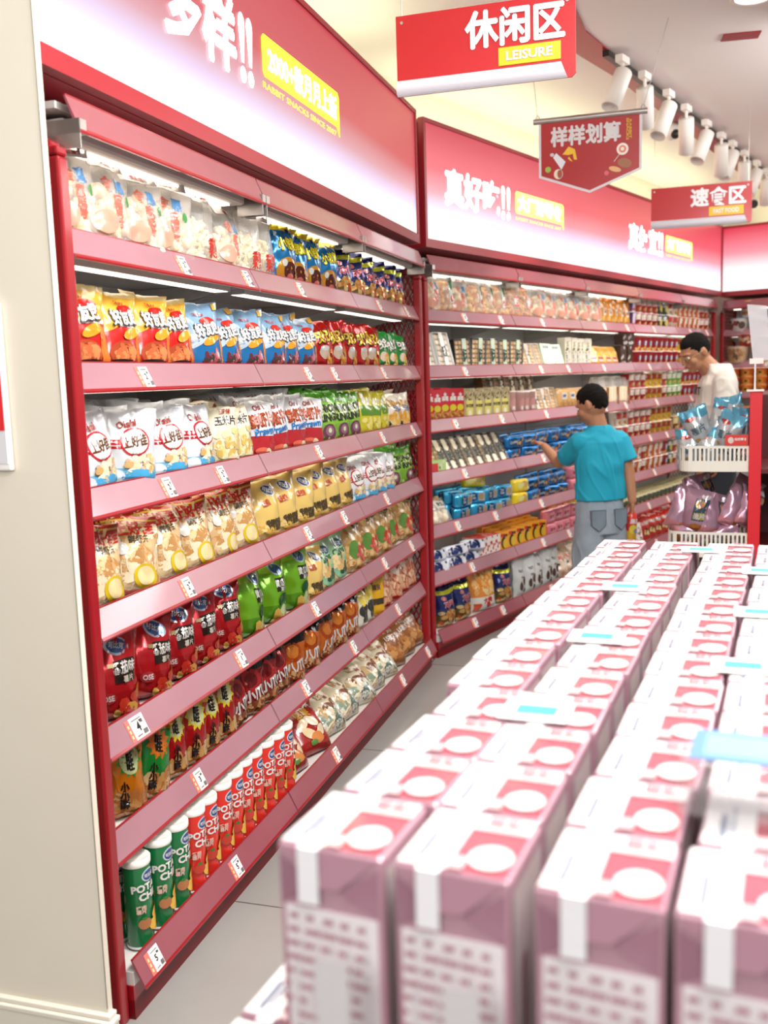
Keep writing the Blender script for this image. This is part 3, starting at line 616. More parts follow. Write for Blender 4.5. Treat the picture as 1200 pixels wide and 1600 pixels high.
D['wang_green'] = (0.128, 0.2, .07, [(.3, 'c87838'), (.34, '147c2c'), (.88, '1c9038'), (1, 'd8a020')], [('b', 22, .1, .03, .95, .33, .13, ['e0a860', 'c88040', 'f0cc90'], 22), ('s', .62, .72, .3, .2, 'f08028'), ('t', '旺\n旺', .62, .72, .3, '1c1c18', .04, -.1), ('t', '小\n小\n酥', .42, .34, .52, '28201c', .02, -.12)])
D['wang_red'] = (0.128, 0.2, .07, [(.3, 'c07838'), (.34, 'b01418'), (.88, 'b8181c'), (1, 'e0b020')], [('b', 22, .1, .03, .95, .33, .13, ['e0a860', 'c88040', 'f0cc90'], 23), ('s', .6, .74, .32, .22, 'f0e028'), ('e', .6, .74, .22, .15, 'e8e8a8'), ('t', '旺\n旺', .6, .74, .3, '1c1c18', .04, -.1), ('t', '小\n小\n酥', .5, .34, .52, '28201c', .02, -.12), ('t', '爻', .2, .8, .12, 'e8d8c8', .03)])
D['claw_red'] = (0.135, 0.19, .065, [(.25, 'a86840'), (.3, '801418'), (.78, 'a01c20'), (1, '1c1414')], [('e', .5, .62, .32, .2, 'c42428'), ('e', .5, .64, .2, .12, '7c1014'), ('b', 16, .2, .02, .95, .28, .12, ['c88850', 'd8a878', '8c4424'], 24), ('t', '小爪', .55, .4, .3, 'f4f0ec', .05, .15)])
D['claw_orange'] = (0.135, 0.19, .065, [(.25, 'a86840'), (.3, 'c85c14'), (.78, 'd86c18'), (1, '1c1610')], [('e', .5, .64, .3, .18, 'b8480c'), ('e', .5, .66, .2, .12, 'e08430'), ('b', 16, .2, .02, .95, .28, .12, ['c88850', 'e0b078', '8c4424'], 25), ('t', '八爪', .55, .38, .3, 'f4f0ec', .05, .15)])
D['banana'] = (0.13, 0.19, .06, [(.8, 'dcdccc'), (1, '38342c')], [('b', 14, .1, .6, .8, .9, .16, ['ecd040', 'f4e070', 'd8b428'], 26, 2.6), ('e', .6, .45, .3, .14, '30302c'), ('t', '香蕉\n奶片', .65, .28, .3, '383830', .04)])
D['yellow_bag'] = (0.12, 0.19, .06, [(1, 'e4ac18')], [('r', .1, .3, .9, .45, '403020'), ('t', '蛋黄', .5, .7, .2, '5c3410', .03)])
D['spicy_strips'] = (.16, .2, .07, [(1, 'e0a888')], [('b', 70, .05, .1, .95, .95, .06, ['e8b890', 'd08060', 'f0d0b0', 'b85840'], 27, 5), ('e', .5, .08, .3, .07, 'c82820'), ('r', .03, .3, .14, .95, 'd84838'), ('e', .7, .75, .2, .1, 'f0d8c8')])
D['mushroom'] = (.19, .2, .085, [(.85, 'ece0c4'), (1, 'd8dcb0')], [('b', 26, .05, .05, .95, .4, .12, ['e8d4a8', 'f4ecd8', 'c8a878', '8a9c84'], 28), ('e', .45, .42, .18, .1, '7a4830'), ('e', .45, .34, .09, .08, 'e8d8c0'), ('e', .75, .5, .14, .08, '94583c'), ('b', 12, .1, .03, .9, .2, .09, ['5c7468', '8cac98', 'e8e4dc'], 29), ('t', '菇', .4, .7, .18, 'c09048', .03), ('t', 'M', .62, .64, .1, 'b05030', .03)])
D['cashew_red'] = (.21, .22, .085, [(1, 'a4201c')], [('t', '香脆腰果', .42, .85, .2, 'f4f0ec', .04, 0), ('t', '坚果', .5, .66, .18, 'e0a838', .04, .1), ('e', .35, .48, .16, .08, 'f0dcb8', .5), ('e', .6, .5, .18, .09, 'f4e4c4', -.5), ('e', .42, .3, .17, .09, 'ecd4a8', -.6), ('e', .72, .3, .16, .08, 'f0dcb8', .5), ('e', .55, .2, .15, .1, 'd88848'), ('e', .42, .14, .09, .05, '5c8838')])
D['bread_brown'] = (.17, .22, .09, [(1, 'a86c38')], [('b', 18, .05, .05, .95, .55, .16, ['b8783c', '94582c', 'cc9458'], 30), ('t', 'CHOCOLATE', .5, .83, .1, 'f4ece0', .03, .1), ('t', '巧克力', .5, .7, .14, 'f4ece0', .04, .1), ('t', '15枚7.98', .5, .55, .16, 'f8f0e8', .05, .1)])
D['raccoon_blue'] = (0.155, 0.205, .07, [(.88, '1c78b4'), (1, 'e8cc20')], [('t', '小浣熊', .5, .68, .27, '5c5410', .1, .12, .85), ('t', '小浣熊', .5, .685, .26, 'f4e428', .05, .12, .85), ('e', .42, .24, .33, .22, 'dc9828'), ('e', .48, .22, .22, .17, '5c2014'), ('e', .48, .14, .12, .06, 'd86a60'), ('e', .28, .36, .08, .06, 'f8f8f0'), ('b', 8, .7, .05, .98, .35, .09, ['d8b078', 'c08848'], 31), ('b', 8, .05, .8, .95, .9, .04, ['103c70', 'c8e4f4'], 32)])
D['korean_navy'] = (0.13, 0.2, .065, [(.3, '7c6a3c'), (.45, '3c4c80'), (.78, '2c3878'), (.86, 'd8dc38'), (1, '1c2260')], [('t', '쟈키', .5, .55, .26, 'f4e8f0', .1, .1), ('t', '쟈키', .5, .55, .25, 'd83848', .04, .1), ('b', 26, .05, .02, .95, .4, .1, ['e8b060', 'd88838', 'c84c28', 'f0d088'], 33, 1.8), ('e', .3, .7, .12, .05, 'e89090')])
D['ring_navy_b'] = D['korean_navy']
D['orange_bag'] = (.19, .23, .09, [(.35, 'f0ece4'), (1, 'ec9440')], [('b', 40, .08, .45, .92, .92, .11, ['f4c070', 'e89030', 'fce0a0'], 34), ('t', '大肉\n卷', .5, .2, .3, 'c83020', .04, .1), ('r', .05, .02, .25, .2, 'd85020')])
D['white_nut'] = (.15, .24, .06, [(1, 'dcdedc')], [('t', 'NUT', .45, .66, .12, '3c4440', .04, -.1), ('e', .35, .28, .13, .12, '4c2c1c'), ('e', .65, .38, .13, .12, '5c3420'), ('e', .6, .15, .11, .08, '3c2014'), ('t', '坚果巧', .5, .5, .08, '545c58', .02)])
D['beige_clear'] = (.17, .2, .08, [(1, 'f0d0b4')], [('b', 40, .05, .05, .95, .8, .11, ['f4dcc4', 'e8b898', 'fceede', 'dca484'], 35), ('r', .55, .55, .85, .7, 'e05848'), ('r', .3, .3, .5, .4, '4a4440')])
D['silver_blue'] = (.17, .24, .09, [(.75, 'ccd4da'), (1, '6ab8d8')], [('e', .5, .55, .4, .25, 'd0d8dc'), ('t', '薯片', .5, .5, .28, '6c8898', .03, .2), ('e', .35, .78, .2, .05, 'b84840'), ('b', 10, .1, .05, .9, .25, .08, ['7cb0c8', 'c89c5c', '486c84'], 36)])
D['pink_bag'] = (.17, .24, .09, [(.2, 'd8909c'), (1, 'c8a0b8')], [('r', .5, .3, .96, .82, '44606c'), ('e', .7, .7, .16, .09, 'd8a060'), ('r', .55, .34, .92, .5, 'c8c050'), ('t', '脆片', .75, .42, .2, 'f4f4f0', .03), ('e', .7, .14, .25, .1, 'c07838'), ('e', .8, .88, .15, .06, 'f4f0f4')])
D['red_noodle'] = (.15, .2, .06, [(1, 'cc241c')], [('e', .5, .4, .3, .2, '6a1c18'), ('b', 14, .3, .3, .7, .5, .07, ['e8b060', 'f0dca0'], 37), ('t', '火鸡面', .5, .75, .2, 'f4ece0', .04)])
D['orange_noodle'] = (.13, .2, .05, [(1, 'e09028')], [('r', .35, .35, .7, .6, 'f4ecd8'), ('t', '面', .52, .47, .15, 'a03818', .03), ('b', 12, .1, .05, .9, .3, .1, ['f4c870', 'ecb050'], 38)])
for k, lab in ():
    pass

DESC = dict(hyq_red='red and yellow chip bag', hyq_blue='sky-blue chip bag', mat_red='red Korean snack bag', mat_green='green Korean snack bag', oishi_shrimp='white bag with red ring', oishi_prawn='white-over-red prawn chip bag',
  corn_cream='cream corn chip bag', onion_green='green onion ring bag', yellow_navy='yellow bag with navy edge', cream_pop='plump cream popcorn bag', shrimp_strips='see-through shrimp strip bag', gold_chips='golden crisp bag',
  red_tomato='glossy red crisp bag', green_cucumber='lime green crisp bag', pale_green='pale green crisp bag', bean_bag='clear bean bag with navy top', wang_orange='orange cracker bag, green star', wang_green='green cracker bag, orange star',
  wang_red='red cracker bag, yellow star', claw_red='red and black snack bag', claw_orange='orange and black snack bag', banana='pale banana chip bag', yellow_bag='plain yellow snack bag', spicy_strips='clear bag of reddish strips',
  mushroom='plump cream mushroom bag', cashew_red='dark red nut bag', bread_brown='brown bread bag', raccoon_blue='blue bag with yellow top', korean_navy='navy Korean snack bag', orange_bag='orange and white snack bag', white_nut='white nut chocolate pouch',
  beige_clear='clear beige snack bag', silver_blue='silver bag with blue top', pink_bag='pink foil bag', red_noodle='red noodle bag', orange_noodle='orange noodle packet')
FOILY = {'red_tomato', 'green_cucumber', 'wang_orange', 'wang_green', 'wang_red', 'silver_blue', 'pink_bag', 'claw_red', 'claw_orange', 'korean_navy', 'raccoon_blue', 'mat_red'}
PROTO = {}
def hide_proto(o):
    COL.objects.unlink(o); return o
def proto(key, var=0):
    """mesh data of one kind of goods; made once, shared by its copies"""
    k = (key, var)
    if k in PROTO: return PROTO[k]
    if key in D:
        w, h, T, bands, items = D[key]
        q = 1.25 if key in ('silver_blue', 'pink_bag') else 1
        o = make_bag('snack_bag', w, h, T*1.25, bands, items, hash_(key)+var*17, M_FOIL if key in FOILY else M_FILM, crease=1.7*q if key in FOILY else 1.4, topflop=[0, .5, -.25][var % 3])
    else:
        o = SHAPES[key][0](var)
    kids = [c for c in bpy.data.objects if c.parent == o]
    rec = (o.data, [(c.name.split('.')[0], c.data) for c in kids])
    for c in kids: bpy.data.objects.remove(c)
    bpy.data.objects.remove(o)
    PROTO[k] = rec; return rec
def hash_(s): return sum(ord(c)*(i+3) for i, c in enumerate(s)) % 9973

# --- other goods
def cyl_surface(r0, r1, z0, z1):
    def S(x, y, off):
        x = np.asarray(x, float); y = np.asarray(y, float); a = (x-.5)*PI; r = r0+(r1-r0)*y+off
        return np.stack([r*np.sin(a), -r*np.cos(a), z0+(z1-z0)*y], 1)
    return S
def box_surface(w, h, d, z0=0):
    def S(x, y, off): return np.stack([(x-.5)*w, -d/2-off+0*x, z0+y*h], 1)
    return S
def chip_can(c1, c2, food):
    def f(var):
        b = MB(); b.lathe([(0, 0), (.034, 0), (.035, .004), (.035, .222)], 28, L(c1)); b.lathe([(.0355, 0.0), (.0362, .004), (.035, .006)], 28, L('d8d8d8'))
        S = cyl_surface(.035, .035, .01, .22)
        decals(b, S, .21/(.035*PI), [('e', .5, .86, .2, .08, 'dce4f0'), ('e', .5, .86, .165, .064, '284c90'), ('t', '可比克', .5, .86, .09, 'f0f4f8', .03), ('t', 'POTATO', .52, .73, .17, 'f6f4f0', .06, .05), ('t', 'CHIPS', .52, .62, .17, 'f6f4f0', .06, .05),
               ('t', '番茄\n薯片' if food == 'r' else '烤肉\n薯片', .24, .46, .2, 'f0c8b8', .02), ('e', .68, .36, .2, .07, 'f0b428', .3), ('e', .62, .22, .24, .09, 'f4c030', -.3), ('e', .3, .28, .14, .07, 'c83c28' if food == 'r' else 'b87848'), ('e', .3, .35, .06, .02, '3c7c30'), ('e', .78, .52, .1, .03, 'f4c848')])
        o = b.build('crisp_can', M_FILM)
        b = MB(); b.lathe([(.0362, .216), (.0375, .219), (.0375, .232), (.0355, .2345), (.033, .2335), (.032, .231), (0, .231)], 28, L('f2efe9')); b.build('plastic_lid', M_PAPER, o)
        return o
    return f
def puffs(b, n, w, d, h, size, cols, seed, curl=False, bot=0):
    R = random.Random(seed)
    for i in range(n):
        z = bot+R.random()**1.1*h; k = max(.35, 1-(z-bot)/h*.5); x = R.uniform(-1, 1)*w/2*k; y = R.uniform(-1, 1)*d/2*k*.8
        c = L(R.choice(cols)); s = size*R.uniform(.75, 1.2)
        ax = Vector((R.uniform(-1, 1), R.uniform(-1, 1), R.uniform(-1, 1))).normalized(); p = Vector((x, y, z+s*.4))
        if curl: b.tube([p-ax*s*1.2, p+Vector((0, 0, s*.2)), p+ax*s*1.2], s*.32, 6, c)
        else:
            M = Matrix.Rotation(R.uniform(0, 6), 3, ax); vs = []
            for la in (-1.2, -.6, 0, .6, 1.2):
                for lo in range(7):
                    v = Vector((math.cos(la)*math.cos(lo*2*PI/7)*s, math.cos(la)*math.sin(lo*2*PI/7)*s*.8, math.sin(la)*s*.55)); vs.append(tuple(p+M @ v))
            fs = [(j*7+k2, j*7+(k2+1) % 7, (j+1)*7+(k2+1) % 7, (j+1)*7+k2) for j in range(4) for k2 in range(7)]+[tuple(range(7))[::-1], tuple(range(28, 35))]
            b.add(vs, fs, c, 0, True)
def clear_bag(w, h, T, fill, cols, curl, items, size=.016, n=70):
    def f(var):
        o = make_bag('clear_snack_bag', w, h, T, [(1, 'f4efe6')], items, 40+var*7+int(w*1000), [M_CLEAR, M_FILM], 1.6, dmi=1, topflop=[.2, -.3, .5][var % 3], belly=.3)
        b = MB(); puffs(b, n, w*.68, T*.62, h*fill, size, cols, var*5+int(h*100), curl, .008); b.build('snack_pieces', M_FOOD, o)
        return o
    return f
def food_box(w, h, d, body, top, items, name='snack_box'):
    def f(var):
        b = MB(); b.box(-w/2, w/2, -d/2, d/2, 0, h, L(body)); b.box(-w/2*.98, w/2*.98, -d/2*.98, d/2*.98, h, h+.001, L(top)); decals(b, box_surface(w, h, d), h/w, items)
        return b.build(name, M_FILM, bevel=.004)
    return f
def tray(w, h, d, tray_c, rows, cols, fc, label, lc):
    """a plastic tray standing on its edge, front clear, rows of biscuits behind, printed strip"""
    def f(var):
        b = MB(); t = .003
        b.box(-w/2, w/2, d/2-t, d/2, 0, h, L(tray_c)); b.box(-w/2, w/2, -d/2, d/2, 0, t, L(tray_c)); b.box(-w/2, w/2, -d/2, d/2, h-t, h, L(tray_c)); b.box(-w/2, -w/2+t, -d/2, d/2, t, h-t, L(tray_c)); b.box(w/2-t, w/2, -d/2, d/2, t, h-t, L(tray_c))
        o = b.build('biscuit_tray', M_FILM)
        b = MB(); R = random.Random(var)
        for i in range(cols):
            for j in range(rows):
                cw = (w-.016)/cols; ch = (h-.016)/rows; x = -w/2+.008+cw*(i+.5); z = .008+ch*(j+.5); s = 1.0
                b.lathe([(0, -d*.42), (cw*.36, -d*.42), (cw*.47, -d*.32), (cw*.47, d*.3)], 8, L(R.choice(fc)))
                v = b.v[-1]; v2 = v.copy(); v[:, 0] = v2[:, 0]+x; v[:, 1] = v2[:, 2]; v[:, 2] = v2[:, 1]*(ch/cw)+z
                b.add([(x+cw*.36*math.cos(a*PI/4), -d*.425, z+ch*.36*math.sin(a*PI/4)) for a in range(8)], [tuple(range(8))], L(R.choice(fc)))
        b.build('biscuits', M_FOOD, o)
        b = MB(); b.box(-w/2-.001, w/2+.001, -d/2-.001, -d/2, -.0, h); b.build('clear_front', M_CLEAR3, o)
        b = MB(); b.box(-.016+label[0], .016+label[0], -d/2-.002, -d/2-.001, .0, h, L(lc)); b.box(-.016+label[0], .016+label[0], -d/2, d/2, h, h+.001, L(lc))
        decals(b, lambda x, y, off: np.stack([(x-.5)*.032+label[0], -d/2-.002-off+0*x, y*h], 1), h/.032, [('t', label[1], .5, .45, 2.4, '2c3c34', .03)])
        b.build('paper_strip', M_PAPER, o)
        return o
    return f
def cup(r0, r1, h, body, items, lid='f4f0e8', name='noodle_cup', lidm=None):
    def f(var):
        b = MB(); b.lathe([(0, 0), (r0, 0), (r1, h-.006), (r1+.003, h-.004), (r1+.003, h)], 20, L(body)); decals(b, cyl_surface(r0, r1, 0, h-.006), h/(r1*PI), items)
        o = b.build(name, M_PAPER); b = MB(); b.lathe([(r1+.003, h-.003), (r1+.004, h), (r1, h+.0015), (0, h+.001)], 20, L(lid)); b.build('lid', M_PAPER, o); return o
    return f
def pillow_pack(w, h, d, body, items, name='biscuit_packet'):
    """long flow-wrapped packet with crimped ends, standing on its side"""
    def f(var):
        b = MB(); n = 14; prof = []
        for i in range(n+1):
            t = i/n; e = min(1, min(t, 1-t)/.12); prof.append((-w/2+w*t, e**.6))
        K = 12; vs = []; wr = random.Random(var)
        for x, e in prof:
            for k in range(K):
                a = 2*PI*(k+.5)/K; cx = math.copysign(abs(math.cos(a))**.5, math.cos(a)); cz = math.copysign(abs(math.sin(a))**.5, math.sin(a))
                vs.append((x, cx*d/2*e, h/2+cz*h/2*(.86+.14*e)+wr.uniform(-.001, .001)))
        fs = [(i*K+k, i*K+(k+1) % K, (i+1)*K+(k+1) % K, (i+1)*K+k) for i in range(n) for k in range(K)]
        b.add(vs, fs, L(body), 0, True); b.add(vs[:K], [tuple(range(K))[::-1]], L(body)); b.add(vs[-K:], [tuple(range(K))], L(body))
        S = lambda x, y, off: np.stack([(x-.5)*w*.8, -d/2-.0012-off+0*x, h*.08+y*h*.84], 1)
        decals(b, S, h/w, items); return b.build(name, M_FOIL if body in ('2f86c0', '30a0cc', '1f78bc') else M_FILM)
    return f
def bread(var):
    b = MB()
    for i, (x, c) in enumerate([(-.05, 'ecd8b0'), (-.017, 'f0dfb8'), (.017, 'e8d0a4'), (.05, '8a5030')]):
        b.box(x-.015, x+.015, -.05, .05, .0, .12, L(c))
    o = b.build('bread_slices', M_FOOD, bevel=.008)
    o2 = make_bag('bread_bag', .18, .19, .13, [(1, 'f4ece0')], [], 91+var, M_CLEAR, 2.0, 0, None, .2, .2); o.parent = o2
    return o2
def bucket(body, lid, items, r=.085, h=.13):
    return cup(r*.85, r, h, body, items, lid, 'snack_tub')
NOOD = lambda c1, c2: [('e', .5, .26, .22, .15, c1), ('b', 8, .38, .2, .62, .34, .06, ['f0d080', 'd84030', '60a040'], 50), ('r', .02, .05, .16, .6, 'c8a898'), ('r', .8, .1, .97, .7, 'd8c8b8'), ('t', '面', .3, .75, .25, c2, .05), ('t', '速食', .65, .8, .16, 'f8f0e0', .04)]
M_CLEAR3 = mat('clear_lid', 'ffffff', .1, coat=.5, alpha_mix=.05)
SHAPES = {
 'can_green': (chip_can('14703c', '', 'g'), 'green crisp can with white lid', 'can'),
 'can_red': (chip_can('d42c20', '', 'r'), 'red crisp can with white lid', 'can'),
 'clear_puff': (clear_bag(.18, .225, .11, .55, ['f0d8a8', 'e8c888', 'f4e4c0'], False, [('t', '惠', .62, .64, .19, '5c90c0', .03), ('t', '食', .40, .64, .19, 'dc7460', .03), ('t', '家\n庭\n号', .55, .38, .42, 'e07464', .02), ('r', .2, .82, .85, .94, 'ece4dc'), ('t', '良品铺子', .55, .88, .08, 'b03830', .02), ('e', .3, .25, .2, .12, 'e8a890'), ('e', .75, .5, .05, .06, '4c9850')], .022, 60), 'clear bag of pale puffs', 'bag'),
 'clear_curl': (clear_bag(.16, .25, .10, .45, ['ecdcb0', 'e4cc90', 'f0e4c4'], True, [('r', .3, .74, .85, .94, 'ece6de'), ('e', .45, .84, .07, .05, 'b84c34'), ('r', .62, .79, .78, .89, 'a83430'), ('t', '香脆\n米条', .7, .22, .34, 'c83c30', .03)], .02, 90), 'clear bag of pale curls', 'bag'),
 'clear_chip': (clear_bag(.17, .24, .10, .62, ['ecb860', 'e09a40', 'f4d088', 'd88838'], False, [('r', .62, .25, .88, .85, 'e8f0e4'), ('t', '薯\n片', .75, .62, .3, '3c8848', .04), ('e', .74, .35, .09, .07, 'd04030')], .02, 80), 'clear bag of golden crisps', 'bag'),
 'clear_orange': (clear_bag(.17, .24, .10, .68, ['f0a848', 'f4c070', 'e89038'], True, [('r', .5, .3, .92, .55, 'e07050'), ('t', '虾条', .7, .42, .22, 'f4ece8', .04), ('e', .4, .85, .15, .06, 'c83c30')], .019, 100), 'clear bag of orange curls', 'bag'),
 'tray_white': (tray(.13, .2, .05, 'e8e8e4', 6, 3, ['e8dcc8', 'd8c8a8'], (.0, '麻薯'), 'f4f4f2'), 'clear tray with white label', 'tray'),
 'tray_black': (tray(.13, .17, .055, '241c18', 6, 4, ['c89c5c', 'dcb878', 'b08448'], (.01, '桃酥王'), 'c8d8c0'), 'black tray of biscuits', 'tray'),
 'tray_gold': (tray(.13, .19, .045, '1c1814', 7, 3, ['b08c40', 'c8a458', '9c7430'], (.02, '蛋黄酥'), 'e8e0c8'), 'black tray of golden pastries', 'tray'),
 'stripe_pack': (tray(.1, .15, .045, 'd8c8a8', 6, 2, ['dcb070', 'c89850'], (-.02, '酥饼'), 'e8d0c0'), 'leaning pack of striped biscuits', 'packet'),
 'brown_bars': (tray(.12, .14, .05, '8a6038', 5, 2, ['94703c', 'a88048'], (.02, '麻花'), 'e0d4b8'), 'brown pack of baked bars', 'packet'),
 'green_pack': (food_box(.11, .15, .06, 'a8c890', '78a860', [('b', 20, .1, .1, .9, .7, .1, ['d8e4c0', 'f0f0e4', '7ca860'], 51), ('t', '绿豆糕', .5, .85, .18, '2c5c30', .04)]), 'green and white pastry pack', 'packet'),
 'floral_pack': (food_box(.065, .19, .06, 'e8e0cc', 'dcd0b8', [('b', 26, .1, .05, .9, .9, .14, ['6c7450', 'f4f0e4', '94886c', 'c8bc98'], 52), ('r', .35, .1, .65, .5, 'f4f0e8')]), 'tall cream patterned pack', 'packet'),
 'orange_soft': (pillow_pack(.11, .15, .06, 'f0b048', [('r', .2, .1, .8, .4, 'f8dcd0'), ('b', 10, .1, .5, .9, .9, .12, ['f8d880', 'f0a040'], 53), ('t', '鸡蛋糕', .5, .3, .2, 'd05040', .04)]), 'orange cake packet', 'packet'),
 'cow_pack': (food_box(.10, .15, .07, '3c2c28', 'e8e0d8', [('b', 12, .1, .1, .9, .9, .15, ['e8e0d8', '5c3424', 'f0e8e0'], 54)]), 'dark brown and white box', 'box'),
 'redyel_pack': (food_box(.062, .18, .05, 'b82c38', 'b82c38', [('r', .0, .0, 1, .3, 'b87838'), ('b', 18, .05, .02, .95, .32, .12, ['d89850', '9c4c2c'], 55, 3), ('e', .5, .42, .42, .1, 'd8d034'), ('t', '大\n麻花', .5, .75, .7, 'f4e8e0', .06)]), 'red packet with yellow oval', 'packet'),
 'yellabel_pack': (food_box(.085, .17, .05, 'a89870', 'b8a880', [('b', 24, .05, .62, .95, .98, .08, ['8c7c54', 'd8ccaa', '5c4c34'], 56), ('r', .2, .06, .8, .62, 'e8dc78'), ('t', '米花糖', .5, .45, .22, '5c5020', .04), ('e', .5, .2, .15, .1, 'f8f4d8')]), 'packet with pale yellow label', 'packet'),
 'pinkcup': (cup(.035, .04, .14, 'd8a8a0', [('e', .5, .45, .3, .3, 'c89088'), ('t', '果冻', .5, .3, .2, 'f4e8e0', .03)], 'e8e0dc', 'jelly_cup'), 'clear pink jelly cup', 'cup'),
 'cookie_bag': (pillow_pack(.12, .14, .06, 'd0a468', [('r', .2, .5, .8, .85, 'f0f0f0'), ('t', '曲奇', .5, .68, .2, '4c5c80', .04), ('b', 14, .05, .05, .95, .4, .1, ['dcb070', 'c08c48'], 57)]), 'tan cookie packet', 'packet'),
 'bread': (bread, 'clear bag of sliced bread', 'bread'),
 'blue_pack': (pillow_pack(.15, .075, .055, '1f78bc', [('e', .35, .5, .28, .42, '185890'), ('t', 'Cookies', .35, .5, .13, 'f0f4f8', .05, .1), ('b', 10, .6, .1, .95, .9, .09, ['dcb078', '7a4a2c', 'e8cc9c'], 58)]), 'royal blue biscuit packet', 'packet'),
 'cyan_pack': (pillow_pack(.15, .075, .06, '30a0cc', [('e', .3, .5, .22, .42, '244c90'), ('t', 'Tuc\nCup', .3, .5, .28, 'f0f4f8', .04, .1), ('r', .58, .1, .96, .9, 'dce4ec'), ('e', .77, .5, .16, .3, 'e0c090')]), 'light blue biscuit packet', 'packet'),
 'yellow_pack': (pillow_pack(.15, .08, .06, 'e8cc24', [('b', 12, .5, .1, .95, .9, .1, ['f0e4b0', 'dcb868'], 59), ('e', .3, .5, .2, .3, 'f4ec90')]), 'yellow biscuit packet', 'packet'),
 'flat_clear': (clear_bag(.15, .17, .07, .8, ['dcc494', 'c8ac78', 'ece0c0'], False, [('r', .2, .5, .8, .8, 'e8e4d8'), ('t', '米饼', .5, .65, .2, '3c3c38', .04)], .022, 40), 'clear bag of rice cakes', 'bag'),
 'green_flat': (food_box(.15, .08, .09, 'b0d080', 'a8c880', [('r', .1, .2, .5, .8, 'e84848'), ('b', 8, .5, .1, .9, .9, .08, ['e8f0d0', '78a848'], 60)]), 'flat light green packet', 'packet'),
 'navy_pack': (pillow_pack(.17, .06, .07, 'd8dce8', [('b', 26, .02, .05, .98, .95, .09, ['28386c', 'f0f0f4', '384c88'], 61), ('t', '牛奶', .5, .5, .2, '1c2c60', .04)]), 'navy and white wafer packet', 'packet'),
 'redwhite_pack': (food_box(.05, .12, .06, 'e8dcd4', 'd83c34', [('b', 20, .05, .05, .95, .95, .16, ['d83c34', 'f4ece4', 'c0281c'], 62)]), 'small red and white box', 'box'),
 'orange_box': (food_box(.085, .12, .05, 'e89c28', 'f0a838', [('e', .45, .45, .3, .3, '3c2c1c'), ('e', .6, .4, .25, .25, 'f0c838'), ('r', .1, .75, .5, .92, 'd83c24'), ('t', '蛋卷', .65, .82, .2, '3c2c1c', .05)]), 'orange and black biscuit box', 'box'),
 'pink_pack': (pillow_pack(.11, .085, .07, 'dc7c8c', [('r', .2, .2, .8, .75, 'ecb4bc'), ('t', '草莓', .5, .5, .28, 'b03850', .04)]), 'pink wafer packet', 'packet'),
 'yellow_small': (pillow_pack(.07, .05, .05, 'ecd028', [('e', .5, .5, .25, .3, 'f8f0a0')]), 'small yellow candy bag', 'packet'),
 'jar': (cup(.036, .038, .075, '5c7468', [('b', 14, .1, .1, .9, .85, .1, ['c8b070', '3c5848', 'e0dcc8', '8a5c3c'], 63)], 'd8cca0', 'food_jar'), 'small jar with gold lid', 'jar'),
 'cup_red': (cup(.042, .055, .11, 'b82430', NOOD('c87840', 'f4e4d4')), 'red noodle cup', 'cup'),
 'cup_redblue': (cup(.042, .055, .11, 'b0242c', [('e', .5, .55, .2, .18, '3c4c8c'), ('t', '面', .5, .55, .2, 'f0f0f0', .04), ('b', 10, .1, .05, .9, .35, .08, ['e0a040', 'f0e0b0', '508840'], 64)]), 'red noodle cup, blue seal', 'cup'),
 'cup_green': (cup(.042, .055, .11, '6cac34', NOOD('e8e0a0', 'f8f8e0')), 'green noodle cup', 'cup'),
 'cup_yellow': (cup(.042, .055, .11, 'e4b828', NOOD('d88830', 'a02818')), 'yellow noodle cup', 'cup'),
 'cup_orange': (cup(.042, .055, .11, 'e07430', [('r', .3, .1, .7, .7, 'f0e4d4'), ('e', .5, .4, .13, .15, 'd85028'), ('t', '酸辣', .5, .82, .18, 'f8f0e0', .04)]), 'orange noodle cup', 'cup'),
 'cup_dark': (cup(.042, .055, .11, '38443c', [('e', .5, .45, .2, .25, 'e0c860'), ('r', .7, .2, .95, .7, '70a8a0'), ('t', '面', .3, .75, .2, 'f0f0e0', .04)]), 'dark green noodle cup', 'cup'),
 'cup_purple': (cup(.042, .055, .11, '5c3c6c', [('t', '粉\n面', .5, .5, .6, 'e8d8f0', .05), ('e', .5, .2, .2, .1, 'c84838')]), 'purple noodle cup', 'cup'),
 'cup_white': (cup(.042, .055, .11, 'e8dccc', NOOD('c86038', 'c83028')), 'cream noodle cup', 'cup'),
 'tub_brown': (cup(.055, .065, .13, '9c6434', NOOD('e8c080', 'f0e0a0'), 'e0c890', 'noodle_bucket'), 'brown noodle bucket', 'tub'),
 'bw_pack': (food_box(.08, .17, .05, 'e8e0d8', 'e0d8c8', [('r', .0, .0, .2, 1, '3c2c24'), ('b', 14, .3, .1, .95, .8, .12, ['5c5048', 'c84838', 'd8d0c0'], 65)]), 'brown and white carton', 'box'),
 'tub_yellow': (bucket('ece8dc', 'ecd83c', [('e', .2, .65, .12, .14, '5c3c34'), ('e', .38, .65, .12, .14, '8c6444'), ('e', .2, .3, .12, .14, 'd8a83c'), ('e', .38, .3, .12, .14, 'a87848'), ('r', .66, .1, .92, .85, 'dcd040')], .09, .15), 'white tub with yellow lid', 'tub'),
 'tub_blue': (bucket('e4dcd4', '78b4d8', [('b', 10, .1, .15, .5, .85, .08, ['a84c4c', '3c302c', 'c88868'], 66), ('e', .68, .5, .13, .3, '5c4038')], .085, .12), 'white tub with blue lid', 'tub'),
 'tub_red': (bucket('a8342c', 'd8a888', [('b', 14, .1, .15, .9, .85, .08, ['d8b090', '7a2820', 'e8d0b0'], 67)], .09, .12), 'brown-red snack tub', 'tub'),
